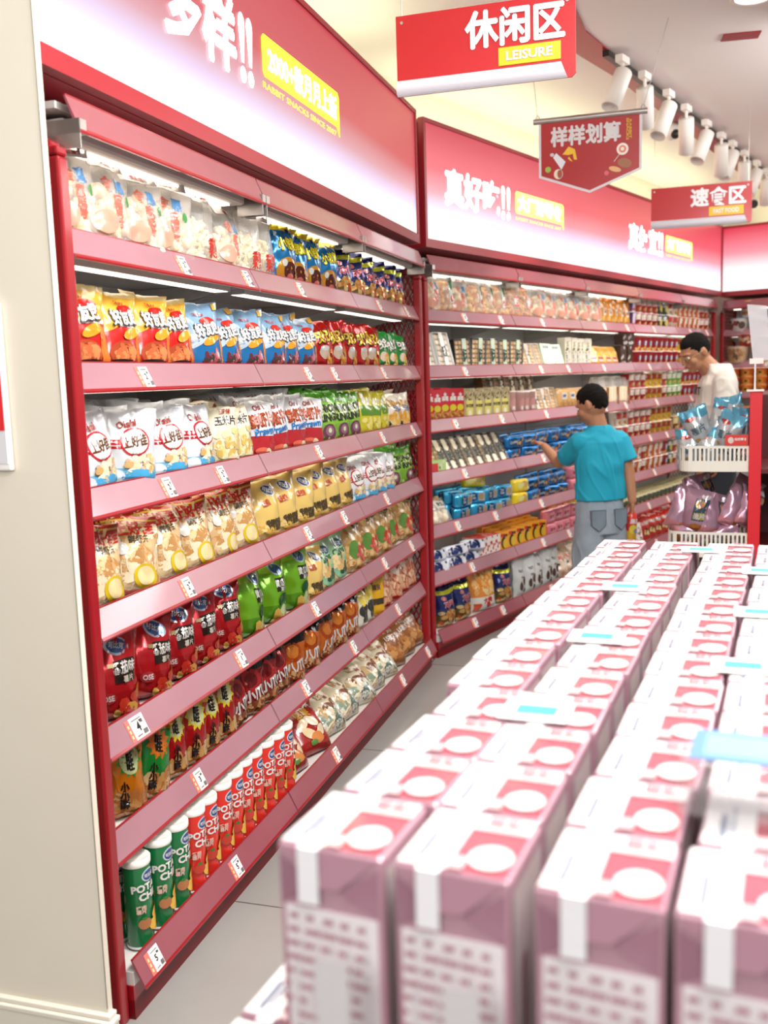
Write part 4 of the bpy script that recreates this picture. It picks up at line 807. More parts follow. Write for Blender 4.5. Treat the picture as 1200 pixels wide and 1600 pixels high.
 'bowl_peach': (bucket('eccca8', 'f0d8b8', [('e', .5, .5, .34, .4, 'd8b088'), ('b', 16, .3, .2, .7, .8, .07, ['a87050', 'c89858', '6c5040'], 68)], .10, .15), 'peach noodle bowl', 'tub'),
 'cup_square': (cup(.05, .062, .075, 'e47430', [('e', .5, .55, .17, .3, 'f0b040'), ('e', .5, .55, .1, .18, '5c2c1c'), ('r', .1, .05, .9, .2, 'f4c060')], 'f0a058'), 'orange stacked food bowl', 'tub'),
}
CATN = {'bag': 'snack_bag', 'packet': 'snack_packet', 'box': 'snack_box', 'tray': 'biscuit_tray', 'cup': 'noodle_cup', 'can': 'crisp_can', 'tub': 'snack_tub', 'jar': 'food_jar', 'bread': 'bread_bag'}
ALL = []
def inst(key, M, label, group, scale=1.0, var=0, cat=None):
    me, kids = proto(key, var)
    cat = cat or ('bag' if key in D else SHAPES[key][2])
    o = bpy.data.objects.new(CATN[cat], me); COL.objects.link(o)
    o.matrix_world = M @ Matrix.Diagonal((scale, scale, scale, 1))
    for nm, md in kids:
        c = bpy.data.objects.new(nm, md); COL.objects.link(c); c.parent = o
    if me.name.startswith('snack_box') or me.name.startswith('bread_sl'):
        pass
    tag(o, label, cat, group); ALL.append(o); return o
SHELFN = ['top', 'second', 'third', 'fourth', 'fifth', 'sixth', 'lowest']
def depth_of(key, s=1): return (D[key][2]*1.15 if key in D else .07)*s
RN = {}
YF = {'near-side': 1.35, 'far-side': 1.4, 'end-wall': 1}
def row(g, gn, i, key, t0, t1, n, yaw=0, tilt=0, y=None, back=0, bdz=0.0, up=0, updz=0, sc=1.0, jit=1.0, dz=0, roll=0, bstep=None, flip=False):
    """n items of one kind along shelf i between t0 and t1; back = more rows behind; up = tiers stacked above"""
    w = 0
    R = random.Random(hash_(key)+i*31+int(t0*100))
    T = depth_of(key, sc); y = (T/2+.045 if y is None else y)
    desc = DESC[key] if key in DESC else SHAPES[key][1]
    base = RN.get((gn, i, key), 0)
    for b_ in range(back+1):
        for u_ in range(up+1):
            for k in range(n):
                if b_ and i < 2: continue
                t = t0 if n == 1 else t0+(t1-t0)*k/(n-1)
                t += R.uniform(-.008, .008)*jit; yy = y+b_*(bstep or T*.95)+R.uniform(-.006, .006)*jit
                z = SHELF_Z[i]+dz+(bdz or (.012 if key in D else 0))*b_+updz*u_+.001
                M = Matrix.Translation(g.P(t, yy, z)) @ Matrix.Rotation(g.rz-yaw*YF.get(gn, 1)+R.uniform(-.2, .2)*jit*(1.35 if key in D else .6), 4, 'Z') @ Matrix.Rotation(-tilt+R.uniform(-.05, .03)*jit, 4, 'X') @ Matrix.Rotation(roll+R.uniform(-.05, .05)*jit*(1.7 if key in D else 1), 4, 'Y')
                on = ORD[min(base+k, len(ORD)-1)]
                where = '%s %s shelf' % (gn, SHELFN[i])
                if b_ == 0 and u_ == 0: lab = '%s, %s from the near end, front of %s' % (desc, on, where)
                elif u_ > 0 and b_ == 0: lab = '%s stacked on the %s one, tier %s, %s' % (desc, on, ['', 'two', 'three', 'four'][u_], where)
                elif b_ > 0 and u_ == 0: lab = '%s behind the %s one%s on %s' % (desc, on, '' if b_ == 1 else ', row %s' % ['', '', 'three', 'four', 'five'][b_], where)
                else: lab = '%s behind the %s one, tier %s, %s' % (desc, on, ['', 'two', 'three'][u_], where)
                lab = ' '.join(lab.split()[:16])
                inst(key, M, lab, '%s goods on the %s' % (desc, where), sc*R.uniform(.98, 1.03), var=R.randrange(3) if (key in D or key.startswith('clear')) else 0)
    RN[(gn, i, key)] = base+n
def mixrow(g, gn, i, keys, t0, t1, n, seed, **kw):
    R = random.Random(seed)
    for k in range(n): t = t0+(t1-t0)*k/max(1, n-1); row(g, gn, i, keys[k] if len(keys) == n else R.choice(keys), t, t, 1, **kw)

NG, FG, EG = 'near-side', 'far-side', 'end-wall'
a = GA; YW = .32
# near shelves, top to bottom
row(a, NG, 0, 'clear_puff', .10, .40, 3, yaw=.25, back=0); row(a, NG, 0, 'clear_puff', .55, .55, 1, yaw=.5); row(a, NG, 0, 'clear_curl', .72, .72, 1, yaw=.2); row(a, NG, 0, 'clear_puff', .88, .88, 1, yaw=.1, sc=.9); row(a, NG, 0, 'clear_curl', 1.02, 1.14, 2, yaw=.25)
row(a, NG, 0, 'raccoon_blue', 1.33, 1.76, 4, yaw=YW, tilt=-.05, back=1); row(a, NG, 0, 'korean_navy', 1.95, 2.78, 6, yaw=YW, back=1)
row(a, NG, 1, 'hyq_red', .14, .55, 4, yaw=YW, tilt=.06, back=1); row(a, NG, 1, 'hyq_blue', .73, 1.52, 6, yaw=YW, tilt=.06, back=1); row(a, NG, 1, 'mat_red', 1.69, 2.28, 5, yaw=YW, back=1, sc=1.1); row(a, NG, 1, 'mat_green', 2.45, 2.75, 3, yaw=YW, back=1, sc=1.05)
row(a, NG, 2, 'oishi_shrimp', .13, .64, 4, yaw=YW, back=2); row(a, NG, 2, 'corn_cream', .80, .92, 2, yaw=YW, back=2); row(a, NG, 2, 'oishi_prawn', 1.07, 1.53, 4, yaw=YW, back=2)
row(a, NG, 2, 'onion_green', 1.70, 2.02, 3, yaw=YW, back=2); row(a, NG, 2, 'yellow_navy', 2.18, 2.42, 3, yaw=YW, back=1); row(a, NG, 2, 'cream_pop', 2.62, 2.78, 2, yaw=YW, back=1)
row(a, NG, 3, 'shrimp_strips', .13, .93, 6, yaw=YW, tilt=.12, back=3); row(a, NG, 3, 'gold_chips', 1.10, 1.90, 6, yaw=YW, tilt=.05, back=2); row(a, NG, 3, 'oishi_shrimp', 2.05, 2.45, 4, yaw=YW, back=2); row(a, NG, 3, 'onion_green', 2.60, 2.82, 2, yaw=YW, back=2)
row(a, NG, 4, 'red_tomato', .16, .78, 5, yaw=.45, back=2); row(a, NG, 4, 'green_cucumber', .93, 1.32, 3, yaw=.4, back=2); row(a, NG, 4, 'gold_chips', 1.47, 1.47, 1, yaw=.4, back=2); row(a, NG, 4, 'pale_green', 1.62, 1.78, 2, yaw=YW, back=1); row(a, NG, 4, 'bean_bag', 1.98, 2.80, 5, yaw=YW, tilt=.12, back=1, sc=1.15)
row(a, NG, 5, 'wang_orange', .17, .17, 1, yaw=YW, back=1); row(a, NG, 5, 'wang_green', .285, .285, 1, yaw=YW, back=1); row(a, NG, 5, 'wang_red', .40, .70, 4, yaw=YW, back=1); row(a, NG, 5, 'claw_red', .81, 1.14, 4, yaw=YW, back=1); row(a, NG, 5, 'claw_orange', 1.25, 1.86, 5, yaw=YW, back=1)
row(a, NG, 5, 'banana', 2.0, 2.12, 2, yaw=YW, back=1); row(a, NG, 5, 'yellow_bag', 2.25, 2.25, 1, yaw=YW, back=1); row(a, NG, 5, 'spicy_strips', 2.40, 2.84, 4, yaw=YW, tilt=.1, back=1)
row(a, NG, 6, 'can_green', .115, .30, 3, back=2, jit=.3, bstep=.078, y=.025); row(a, NG, 6, 'can_red', .39, 1.04, 9, back=2, jit=.5, bstep=.078, y=.025)
row(a, NG, 6, 'cashew_red', 1.16, 1.36, 2, yaw=.15, tilt=.65, back=1, y=.04, bdz=.02, bstep=.11); row(a, NG, 6, 'mushroom', 1.56, 2.30, 5, yaw=.15, tilt=.7, back=1, y=.04, bstep=.12, bdz=.02, sc=1.08); row(a, NG, 6, 'bread_brown', 2.47, 2.84, 3, yaw=.15, tilt=.55, back=1, y=.05, bstep=.12, sc=1.1)
# far shelves
b_ = GB; YB = .15
row(b_, FG, 0, 'clear_puff', .12, .12, 1, yaw=YB); row(b_, FG, 0, 'clear_chip', .28, .28, 1, yaw=YB); row(b_, FG, 0, 'clear_puff', .43, .43, 1, yaw=YB); row(b_, FG, 0, 'clear_chip', .60, .87, 3, yaw=YB); row(b_, FG, 0, 'clear_orange', 1.02, 1.22, 2, yaw=YB); row(b_, FG, 0, 'clear_puff', 1.38, 2.28, 6, yaw=YB, sc=1.0)
row(b_, FG, 0, 'orange_noodle', 2.44, 2.86, 5, yaw=YB, back=1)
for k, t0, t1, n in (('cup_purple', 2.96, 2.96, 1), ('cup_red', 3.09, 3.45, 4), ('cup_dark', 3.57, 3.69, 2), ('cup_white', 3.81, 3.93, 2), ('cup_orange', 4.05, 4.53, 5), ('cup_red', 4.65, 4.77, 2)):
    row(b_, FG, 0, k, t0, t1, n, up=1, updz=.112, jit=.3)
row(b_, FG, 1, 'tray_white', .12, .30, 2, tilt=.3, yaw=YB); row(b_, FG, 1, 'tray_black', .47, 1.08, 5, yaw=YB, back=1); row(b_, FG, 1, 'stripe_pack', 1.22, 1.40, 3, tilt=.35, yaw=YB); row(b_, FG, 1, 'green_pack', 1.54, 1.68, 2, tilt=.3, yaw=YB, back=1)
row(b_, FG, 1, 'floral_pack', 1.82, 2.14, 5, yaw=YB, back=1); row(b_, FG, 1, 'orange_soft', 2.28, 2.66, 4, tilt=.35, yaw=YB, back=1); row(b_, FG, 1, 'cow_pack', 2.80, 2.92, 2, up=1, updz=.152)
for k, t0, t1, n in (('cup_redblue', 3.08, 3.93, 8), ('cup_yellow', 4.05, 4.17, 2), ('cup_dark', 4.29, 4.41, 2), ('cup_yellow', 4.55, 4.79, 3)):
    row(b_, FG, 1, k, t0, t1, n, up=1, updz=.112, jit=.3)
row(b_, FG, 2, 'redyel_pack', .09, .41, 5, yaw=YB, jit=.3, back=1); row(b_, FG, 2, 'yellabel_pack', .51, .93, 5, yaw=YB, jit=.3, back=1); row(b_, FG, 2, 'pinkcup', 1.04, 1.30, 4, back=1); row(b_, FG, 2, 'stripe_pack', 1.42, 1.60, 3, yaw=YB, tilt=.3)
row(b_, FG, 2, 'brown_bars', .98, 1.5, 5, yaw=YB, y=.2, dz=.12, tilt=.3); row(b_, FG, 2, 'cookie_bag', 1.75, 2.15, 4, yaw=YB, back=1); row(b_, FG, 2, 'bread', 2.36, 2.78, 3, yaw=YB, sc=1.1)
for k, t0, t1, n in (('cup_red', 2.96, 3.20, 3), ('cup_yellow', 3.32, 3.56, 3), ('cup_red', 3.68, 3.68, 1), ('cup_green', 3.80, 4.04, 3), ('cup_redblue', 4.16, 4.76, 6)):
    row(b_, FG, 2, k, t0, t1, n, up=1, updz=.112, jit=.3)
row(b_, FG, 3, 'green_flat', .13, .13, 1); row(b_, FG, 3, 'tray_gold', .24, .90, 8, yaw=YB, tilt=.55, back=1); row(b_, FG, 3, 'blue_pack', 1.06, 2.3, 8, yaw=YB, up=1, updz=.078, back=1, bdz=.01, jit=2)
for k, t0, t1, n in (('cup_white', 2.70, 2.82, 2), ('cup_red', 2.95, 3.31, 4), ('cup_yellow', 3.43, 3.79, 4)):
    row(b_, FG, 3, k, t0, t1, n, up=1, updz=.112, jit=.3)
row(b_, FG, 3, 'cup_dark', 4.82, 4.82, 1, up=1, updz=.112)
row(b_, FG, 3, 'tub_brown', 3.95, 4.7, 5, jit=.3, up=0)
row(b_, FG, 4, 'flat_clear', .13, .26, 2, tilt=.5, yaw=YB); row(b_, FG, 4, 'cyan_pack', .42, .76, 3, yaw=YB, up=1, updz=.076, back=2, bdz=.012, jit=2.2); row(b_, FG, 4, 'yellow_pack', .66, .66, 1, yaw=.5, dz=.16, y=.14); row(b_, FG, 4, 'cyan_pack', .90, 1.03, 1, yaw=YB, up=1, updz=.076)
row(b_, FG, 4, 'yellow_pack', 1.14, 1.14, 1, yaw=YB, up=1, updz=.08); row(b_, FG, 4, 'blue_pack', 1.3, 1.75, 4, yaw=YB, up=1, updz=.076, back=1, bdz=.02, jit=2); row(b_, FG, 4, 'pink_pack', 1.9, 2.4, 5, yaw=YB, up=1, updz=.086)
mixrow(b_, FG, 4, ['cup_dark', 'cup_white', 'cup_red', 'cup_red', 'cup_redblue', 'cup_orange'], 2.85, 4.8, 17, 5, up=1, updz=.112, jit=.3)
row(b_, FG, 5, 'navy_pack', .15, .52, 3, yaw=.2, tilt=.3, up=1, updz=.065, jit=2); row(b_, FG, 5, 'redwhite_pack', .62, .80, 4, yaw=YB, jit=.4, back=1); row(b_, FG, 5, 'orange_box', .90, 1.42, 6, yaw=YB, jit=.4, back=2, bstep=.06, bdz=.012)
row(b_, FG, 5, 'pink_pack', 1.54, 1.90, 4, yaw=YB, up=1, updz=.086); row(b_, FG, 5, 'yellow_small', 1.86, 2.4, 7, y=.2, dz=.08, back=1, up=1, updz=.045)
row(b_, FG, 5, 'jar', 2.7, 4.75, 22, jit=.3, back=2, bstep=.08)
row(b_, FG, 6, 'korean_navy', .20, .38, 2, yaw=.2, back=0, sc=1.15, y=.06); row(b_, FG, 6, 'orange_bag', .62, .62, 1, yaw=.2, sc=1.1, y=.06); row(b_, FG, 6, 'korean_navy', .86, .86, 1, yaw=.2, sc=1.15, back=1, y=.06); row(b_, FG, 6, 'white_nut', 1.04, 1.52, 5, yaw=YB, back=1, y=.04)
row(b_, FG, 6, 'beige_clear', 1.66, 2.35, 6, yaw=.2, tilt=.6, back=1, y=.05, bstep=.1); row(b_, FG, 6, 'bw_pack', 2.85, 3.10, 3, yaw=.2, tilt=.2, y=.05); row(b_, FG, 6, 'red_noodle', 3.25, 4.75, 12, yaw=YB, tilt=.1, back=1, y=.05)
# end wall
c_ = GC
row(c_, EG, 0, 'tub_blue', .13, .33, 2, jit=.3); row(c_, EG, 0, 'tub_yellow', .23, .23, 1, dz=.123, jit=.3); row(c_, EG, 0, 'tub_red', .7, .9, 2, jit=.3)
row(c_, EG, 1, 'bowl_peach', .12, .98, 5, jit=.2); row(c_, EG, 1, 'tub_red', .2, .2, 1, dz=.153, jit=.3, sc=.9)
row(c_, EG, 2, 'cup_square', .08, 1.1, 9, jit=.2, up=2, updz=.077); row(c_, EG, 3, 'cup_square', .08, 1.1, 9, jit=.2, up=1, updz=.077); row(c_, EG, 4, 'cup_red', .08, 1.1, 9, jit=.2, up=1, updz=.112)
print('goods', len(ALL))

# ------------------------------------------------------------------ foreground: boxes stacked on a display table
E1 = Vector((.393, .9196, 0)); E2 = Vector((.9196, -.393, 0)); F0 = Vector((-.102, .806, 0)); FRZ = math.atan2(E2.y, E2.x)
M_WRAP = mat('gift_wrap', None, .25, coat=.5)
BW, BD, BH = .1, .109, .262
def gift_box():
    b = MB(); c = L('b48c9a'); c2 = L('94606e')
    b.box(-BW/2, BW/2, 0, BD, 0, BH, c)
    o = b.build('gift_box', M_WRAP, bevel=.004)
    # folded ends of the wrapping: raised flaps on the front
    b = MB(); zt = BH-.002
    b.add([(-BW/2+.003, -.0004, zt), (BW/2-.003, -.0004, zt), (.010, -.0045, BH-.034), (-.010, -.0045, BH-.034)], [(0, 3, 2, 1)], L('a87e8e'))
    b.add([(-BW/2+.003, -.0004, BH-.01), (-.012, -.0035, BH-.036), (-BW/2+.003, -.0004, BH-.056)], [(0, 2, 1)], L('94687a'))
    b.add([(BW/2-.003, -.0004, BH-.01), (BW/2-.003, -.0004, BH-.056), (.012, -.0035, BH-.036)], [(0, 2, 1)], L('9c7082'))
    b.build('folded_flap', M_WRAP, o)
    b = MB()
    b.add([(-.028, -.0052, BH-.050), (-.008, -.0052, BH-.050), (-.008, -.0045, BH+.001), (-.028, -.0045, BH+.001), (-.028, BD*.25, BH+.0018), (-.008, BD*.25, BH+.0018)], [(0, 1, 2, 3), (3, 2, 5, 4)], L('e6e6ea'))
    b.build('white_seal', M_WRAP, o)
    b = MB(); b.box(-BW/2+.007, BW/2-.005, -.001, .0, .01, BH-.056, L('ded8dc'))
    S = lambda x, y, off: np.stack([-BW/2+.007+x*(BW-.012), -.001-off+0*x, .01+y*(BH-.066)], 1)
    it = []
    R = random.Random(4)
    for q in range(17):
        z = .97-q*.056
        for k in range(5):
            x0 = .04+k*.19; it.append(('r', x0, z-.03, x0+R.uniform(.07, .18), z-.006, 'c48e9a'))
    it.append(('r', .62, .62, .95, .95, 'e8e4e8')); it.append(('e', .78, .4, .14, .14, 'c08894'))
    decals(b, S, (BH-.066)/(BW-.012), it); b.build('label', M_WRAP, o)
    # top print
    b = MB(); S = lambda x, y, off: np.stack([-BW/2+.003+x*(BW-.006), .003+y*(BD-.006), BH+.0003+off+0*x], 1)
    decals(b, S, 1.09, [('r', 0, 0, 1, 1, 'b45a68'), ('r', 0, 0, .45, 1, 'f2f0f0'), ('r', .45, .72, 1, 1, 'f0e4e4'), ('e', .78, .26, .2, .2, 'f8f4f2'), ('r', .45, 0, .6, .2, 'e8c4c8'),
        ('r', .14, .1, .2, .55, '8890a4'), ('r', .24, .15, .27, .7, 'a8b0c0'), ('t', '旺礼', .75, .85, .16, 'c88090', .03)])
    b.build('top_print', M_WRAP, o)
    b = MB()
    for sx in (-1, 1):
        S = (lambda s: (lambda x, y, off: np.stack([s*(BW/2+.0003+off)+0*x, .006+y*(BD-.012) if s > 0 else BD-.006-y*(BD-.012), .01+x*(BH-.02)], 1)))(sx)
        decals(b, S, (BD-.012)/(BH-.02), [('r', 0, .03, .99, .97, 'e4d6d6'), ('r', .2, .3, .7, .45, 'b07480')])
    b.build('side_print', M_WRAP, o)
    return o
gb = gift_box(); gkids = [c for c in bpy.data.objects if c.parent == gb]
R = random.Random(3)
TZ = 1.1-BH
ncol, nrow = 6, 14
first = True; SIDE = ['first', 'second', 'third', 'fourth', 'fifth', 'sixth']
for i in range(ncol):
    off = i*.108+(.014 if i > 1 else 0)+(.01 if i > 3 else 0)
    for j in range(nrow):
        if i >= 4 and j < 1 and i == 5: continue
        if first: o = gb; first = False
        else:
            o = gb.copy(); COL.objects.link(o)
            for k in gkids: c = k.copy(); COL.objects.link(c); c.parent = o
        sl = .016*min(j, 3)/3 if (i == 0 and j < 4) else (-.008 if i == 0 else 0)
        p = F0+E2*(off+BW/2+sl+R.uniform(-.003, .003))+E1*(j*.1155+R.uniform(-.001, .001))
        o.location = (p.x, p.y, TZ); o.rotation_euler = (0, 0, FRZ+R.uniform(-.02, .02))
        tag(o, 'pink and white gift box, %s in the %s file from the aisle' % (ORD[j] if j else 'frontmost', SIDE[i]), 'gift box', 'pink gift boxes on the table')
for j in range(2):
    o = gb.copy(); COL.objects.link(o)
    for k in gkids: c = k.copy(); COL.objects.link(c); c.parent = o
    p = F0+E2*(-.075)+E1*(.0+j*.1155); o.location = (p.x, p.y, TZ-.27); o.rotation_euler = (0, 0, FRZ)
    tag(o, 'pink gift box on the low step of the table, %s' % ['nearer one', 'farther one'][j], 'gift box', 'pink gift boxes on the table')
# display table
u = empty('display_table', F0, FRZ); tag(u, 'red display table carrying the rows of pink gift boxes', 'table')
b = MB(); b.box(-.005, .70, -.01, 1.66, TZ-.03, TZ-.001); b.build('table_top', M_WHITE, u, bevel=.003)
b = MB(); b.box(.02, .68, .02, 1.62, 0, TZ-.03); b.build('cabinet', M_RED, u)
b = MB(); b.box(-.14, .02, -.01, .26, 0, TZ-.271); b.build('side_step', M_WHITE, u)
# little cards on the boxes
b = MB(); b.box(-.04, .04, -.032, .032, 0, .0012, L('e4e4e4')); b.box(-.024, .024, -.014, .018, .0012, .002, L('3c9cb4')); card = b.build('price_card', M_PAPER)
spots = [(0.7, 3.3), (.75, 6.3), (.6, 9.4), (1.5, 13.0), (2.7, 5.5), (2.8, 8.2), (2.75, 11.2), (4.0, 7.0)]
CP = ['nearest on the first two files', 'second on the first two files', 'third on the first two files', 'farthest, at the back end', 'nearest on the third and fourth files', 'middle on the third and fourth files', 'farthest on the third and fourth files', 'on the far files']
for q, (ci, rj) in enumerate(spots):
    o = card if q == 0 else card.copy()
    if q: COL.objects.link(o)
    p = F0+E2*(ci*.108+.06)+E1*(rj*.1155); o.location = (p.x, p.y, 1.1045); o.rotation_euler = (0, 0, FRZ+.05)
    tag(o, 'white card, cyan patch, on the gift boxes, %s' % CP[q], 'price card', 'cards on the gift boxes')
b = MB(); b.box(-.055, .055, -.045, .045, 0, .05, L('f4f4f4')); o = b.build('clear_box', M_CLEAR2, bevel=.004)
p = F0+E2*.375+E1*.20; o.location = (p.x, p.y, 1.105); o.rotation_euler = (0, 0, FRZ); tag(o, 'small clear plastic box with a blue label on the front gift boxes', 'box')
b = MB(); b.box(-.047, .047, -.038, .038, .0515, .0525, L('5078a0')); b.box(-.035, .035, -.026, .026, .0525, .053, L('7098b8')); b.build('blue_label', M_PAPER, o)

# ------------------------------------------------------------------ people
def ellipsoid(b, c, r, M=None, n=14):
    vs = []
    for i in range(1, n):
        la = -PI/2+PI*i/n
        for k in range(n*2):
            lo = PI*k/n; v = Vector((math.cos(la)*math.cos(lo)*r[0], math.cos(la)*math.sin(lo)*r[1], math.sin(la)*r[2]))
            if M is not None: v = M @ v
            vs.append(tuple(Vector(c)+v))
    m = n*2; fs = [(i*m+k, i*m+(k+1) % m, (i+1)*m+(k+1) % m, (i+1)*m+k) for i in range(n-2) for k in range(m)]
    fs += [tuple(range(m))[::-1], tuple(range((n-2)*m, (n-1)*m))]; b.add(vs, fs, (1, 1, 1), 0, True)
def capsule(b, p0, r0, p1, r1, n=14):
    p0 = Vector(p0); p1 = Vector(p1); d = (p1-p0).normalized(); pts = []; rs = []
    for a in (1.35, .9, .45): pts.append(p0-d*r0*math.sin(a)); rs.append(r0*math.cos(a))
    pts += [p0, p1]; rs += [r0, r1]
    for a in (.45, .9, 1.35): pts.append(p1+d*r1*math.sin(a)); rs.append(r1*math.cos(a))
    b.tube(pts, rs, n)
def chain(b, pts): 
    for (p, r), (q, s) in zip(pts, pts[1:]): capsule(b, p, r, q, s)
def fuse(b, name, m, parent, voxel, smooth=4, fn=None):
    o = b.build(name, m); r = o.modifiers.new('r', 'REMESH'); r.mode = 'VOXEL'; r.voxel_size = voxel
    s = o.modifiers.new('s', 'SMOOTH'); s.iterations = smooth; s.factor = .5
    dg = bpy.context.evaluated_depsgraph_get(); me = bpy.data.meshes.new_from_object(o.evaluated_get(dg))
    bpy.data.objects.remove(o); me.name = name
    if fn:
        for v in me.vertices: v.co = fn(v.co)
    me.materials.clear(); me.materials.append(m)
    for p in me.polygons: p.use_smooth = True
    o = bpy.data.objects.new(name, me); COL.objects.link(o)
    if parent: o.parent = parent
    return o
def hand(b, wrist, d, palm_n, s=1.0, curl=.9, side=1, thumb=.6):
    """palm and five separate fingers; d = direction of the fingers, palm_n = the way the palm faces"""
    d = Vector(d).normalized(); n = Vector(palm_n); n = (n-d*n.dot(d)).normalized(); x = d.cross(n).normalized()*side; w = Vector(wrist)
    M = Matrix((x, d, n)).transposed()
    ellipsoid(b, w+d*.042*s, (.034*s, .048*s, .014*s), M)
    for k, (off, ln, r) in enumerate(((-.026, .062, .0068), (-.009, .074, .0074), (.008, .078, .0076), (.024, .070, .0074))):
        p = w+d*.075*s+x*off*s; dd = d.copy(); pts = [(w+d*.05*s+x*off*.9*s, r*s)]; pts.append((p, r*s))
        for seg, f in ((.45, .55), (.32, .9), (.23, .7)):
            dd = (Matrix.Rotation(curl*f*side, 3, x) @ dd) if True else dd
            if dd.dot(n) < -.2 and curl < 1.2: pass
            p = p+dd*ln*seg*s; pts.append((p, r*.93*s))
        chain(b, pts)
    p = w+d*.02*s+x*.03*s; q = p+(x*.75+d*.6+n*.35).normalized()*.032*s; t = q+(d*.8+n*thumb+x*.1).normalized()*.028*s
    chain(b, [(w+d*.018*s+x*.012*s, .012*s), (p, .0105*s), (q, .0085*s), (t, .0075*s)])
def head(b, M, s=1.0):
    """M places the head: local -Y is where the face looks"""
    R3 = M.to_3x3(); T = lambda x, y, z: M @ Vector((x*s, y*s, z*s))
    e = lambda c, r: ellipsoid(b, T(*c), [q*s for q in r], R3)
    e((0, .008, .015), (.076, .094, .098)); e((0, -.036, -.045), (.055, .052, .062)); e((0, -.066, -.088), (.024, .022, .02)); e((0, -.070, .022), (.052, .024, .016))
    for sx in (-1, 1): e((sx*.036, -.058, -.03), (.026, .026, .026)); e((sx*.080, .012, -.008), (.008, .019, .032)); e((sx*.082, .016, -.002), (.011, .008, .022))
    capsule(b, T(0, -.088, .008), .007*s, T(0, -.108, -.024), .0115*s); e((0, -.09, -.052), (.022, .012, .012)); e((0, -.088, -.064), (.018, .012, .008))
def hair(M, s, parent, low, col, fwd=0.0):
    R3 = M.to_3x3(); b = MB()
    e = lambda c, r: ellipsoid(b, M @ Vector([q*s for q in c]), [q*s for q in r], R3, 20)
    e((0, .016, .026), (.0795, .092, .0955)); e((0, -.014, .052), (.062, .062, .064)); e((0, .028, .0+low), (.068, .072, .058))
    def f(v):
        k = noise.noise(v*90)*.0035+noise.noise(v*260)*.0015; return v+(v-M.translation).normalized()*k
    m = mat('hair_'+col, col, .7, bump=.6, bscale=400, spec=.15); return fuse(b, 'hair', m, parent, .005, 2, f)
def face_bits(M, s, parent, glasses=False):
    T = lambda x, y, z: M @ Vector((x*s, y*s, z*s)); R3 = M.to_3x3()
    for sx in (-1, 1):
        b = MB(); ellipsoid(b, T(sx*.030, -.0775, .003), [.013*s, .009*s, .007*s], R3); e = b.build('eye', mat('eye_white', 'e8e2da', .3), parent)
        b = MB(); ellipsoid(b, T(sx*.030, -.0845, .002), [.0055*s, .0035*s, .0055*s], R3); b.build('iris', M_BLACK, e)
        b = MB(); capsule(b, T(sx*.014, -.094, .022), .0028*s, T(sx*.046, -.080, .024), .0022*s, 8); b.build('eyebrow', mat('hair_201612', '201612', .6), parent)
    b = MB(); ellipsoid(b, T(0, -.101, -.052), [.019*s, .006*s, .004*s], R3); ellipsoid(b, T(0, -.099, -.060), [.016*s, .006*s, .005*s], R3); b.build('lips', mat('lips', 'a05c50', .45), parent)
    if glasses:
        u = MB(); m = mat('gold_wire', 'c8b48c', .25, metal=.9)
        for sx in (-1, 1):
            pts = [T(sx*.032+.024*math.cos(a), -.108+.004*abs(math.cos(a)), .0+.020*math.sin(a)) for a in [i*PI/10 for i in range(21)]]; u.tube(pts, .0013*s, 6, cap=False)
            u.tube([T(sx*.056, -.104, .004), T(sx*.076, -.06, .006), T(sx*.083, .012, .008), T(sx*.083, .03, -.012)], .0013*s, 6)
        u.tube([T(-.008, -.109, .004), T(0, -.112, .007), T(.008, -.109, .004)], .0013*s, 6); u.build('glasses', m, parent)
def rings(b, lst, n=28):
    """closed loft: (centre, half width vector, half depth vector)"""
    vs = []
    for c, a, d in lst:
        for k in range(n):
            t = 2*PI*k/n; vs.append(tuple(Vector(c)+Vector(a)*math.copysign(abs(math.cos(t))**.85, math.cos(t))+Vector(d)*math.copysign(abs(math.sin(t))**.85, math.sin(t))))
    fs = [(i*n+k, i*n+(k+1) % n, (i+1)*n+(k+1) % n, (i+1)*n+k) for i in range(len(lst)-1) for k in range(n)]
    fs += [tuple(range(n))[::-1], tuple(range((len(lst)-1)*n, len(lst)*n))]; b.add(vs, fs, (1, 1, 1), 0, True)
def folds(amp, seed, axis_z=.8):
    def f(v):
        q = Vector((v.x*7+seed, v.y*7, v.z*7*axis_z)); k = noise.noise(q+Vector((0, 0, 2*noise.noise(q*.7))))
        r = 1-abs(noise.noise(Vector((v.x*13+v.z*5+seed, v.y*13, v.z*4)))*2.2)
        d = Vector((v.x, v.y, 0))-Vector((f.c[0], f.c[1], 0)); d = d.normalized() if d.length > .001 else Vector()
        return v+d*amp*(k+.8*max(0, r-.55)*2)
    return f
M_SKIN = mat('skin_tan', 'b07c5c', .5, mix=.04); M_SKIN.node_tree.nodes['Principled BSDF'].inputs['Subsurface Weight'].default_value = .08
def look(c, f, tilt=0, roll=0):
    f = Vector(f).normalized(); a = math.atan2(f.y, f.x)+PI/2
    return Matrix.Translation(c) @ Matrix.Rotation(a, 4, 'Z') @ Matrix.Rotation(tilt, 4, 'X') @ Matrix.Rotation(roll, 4, 'Y')
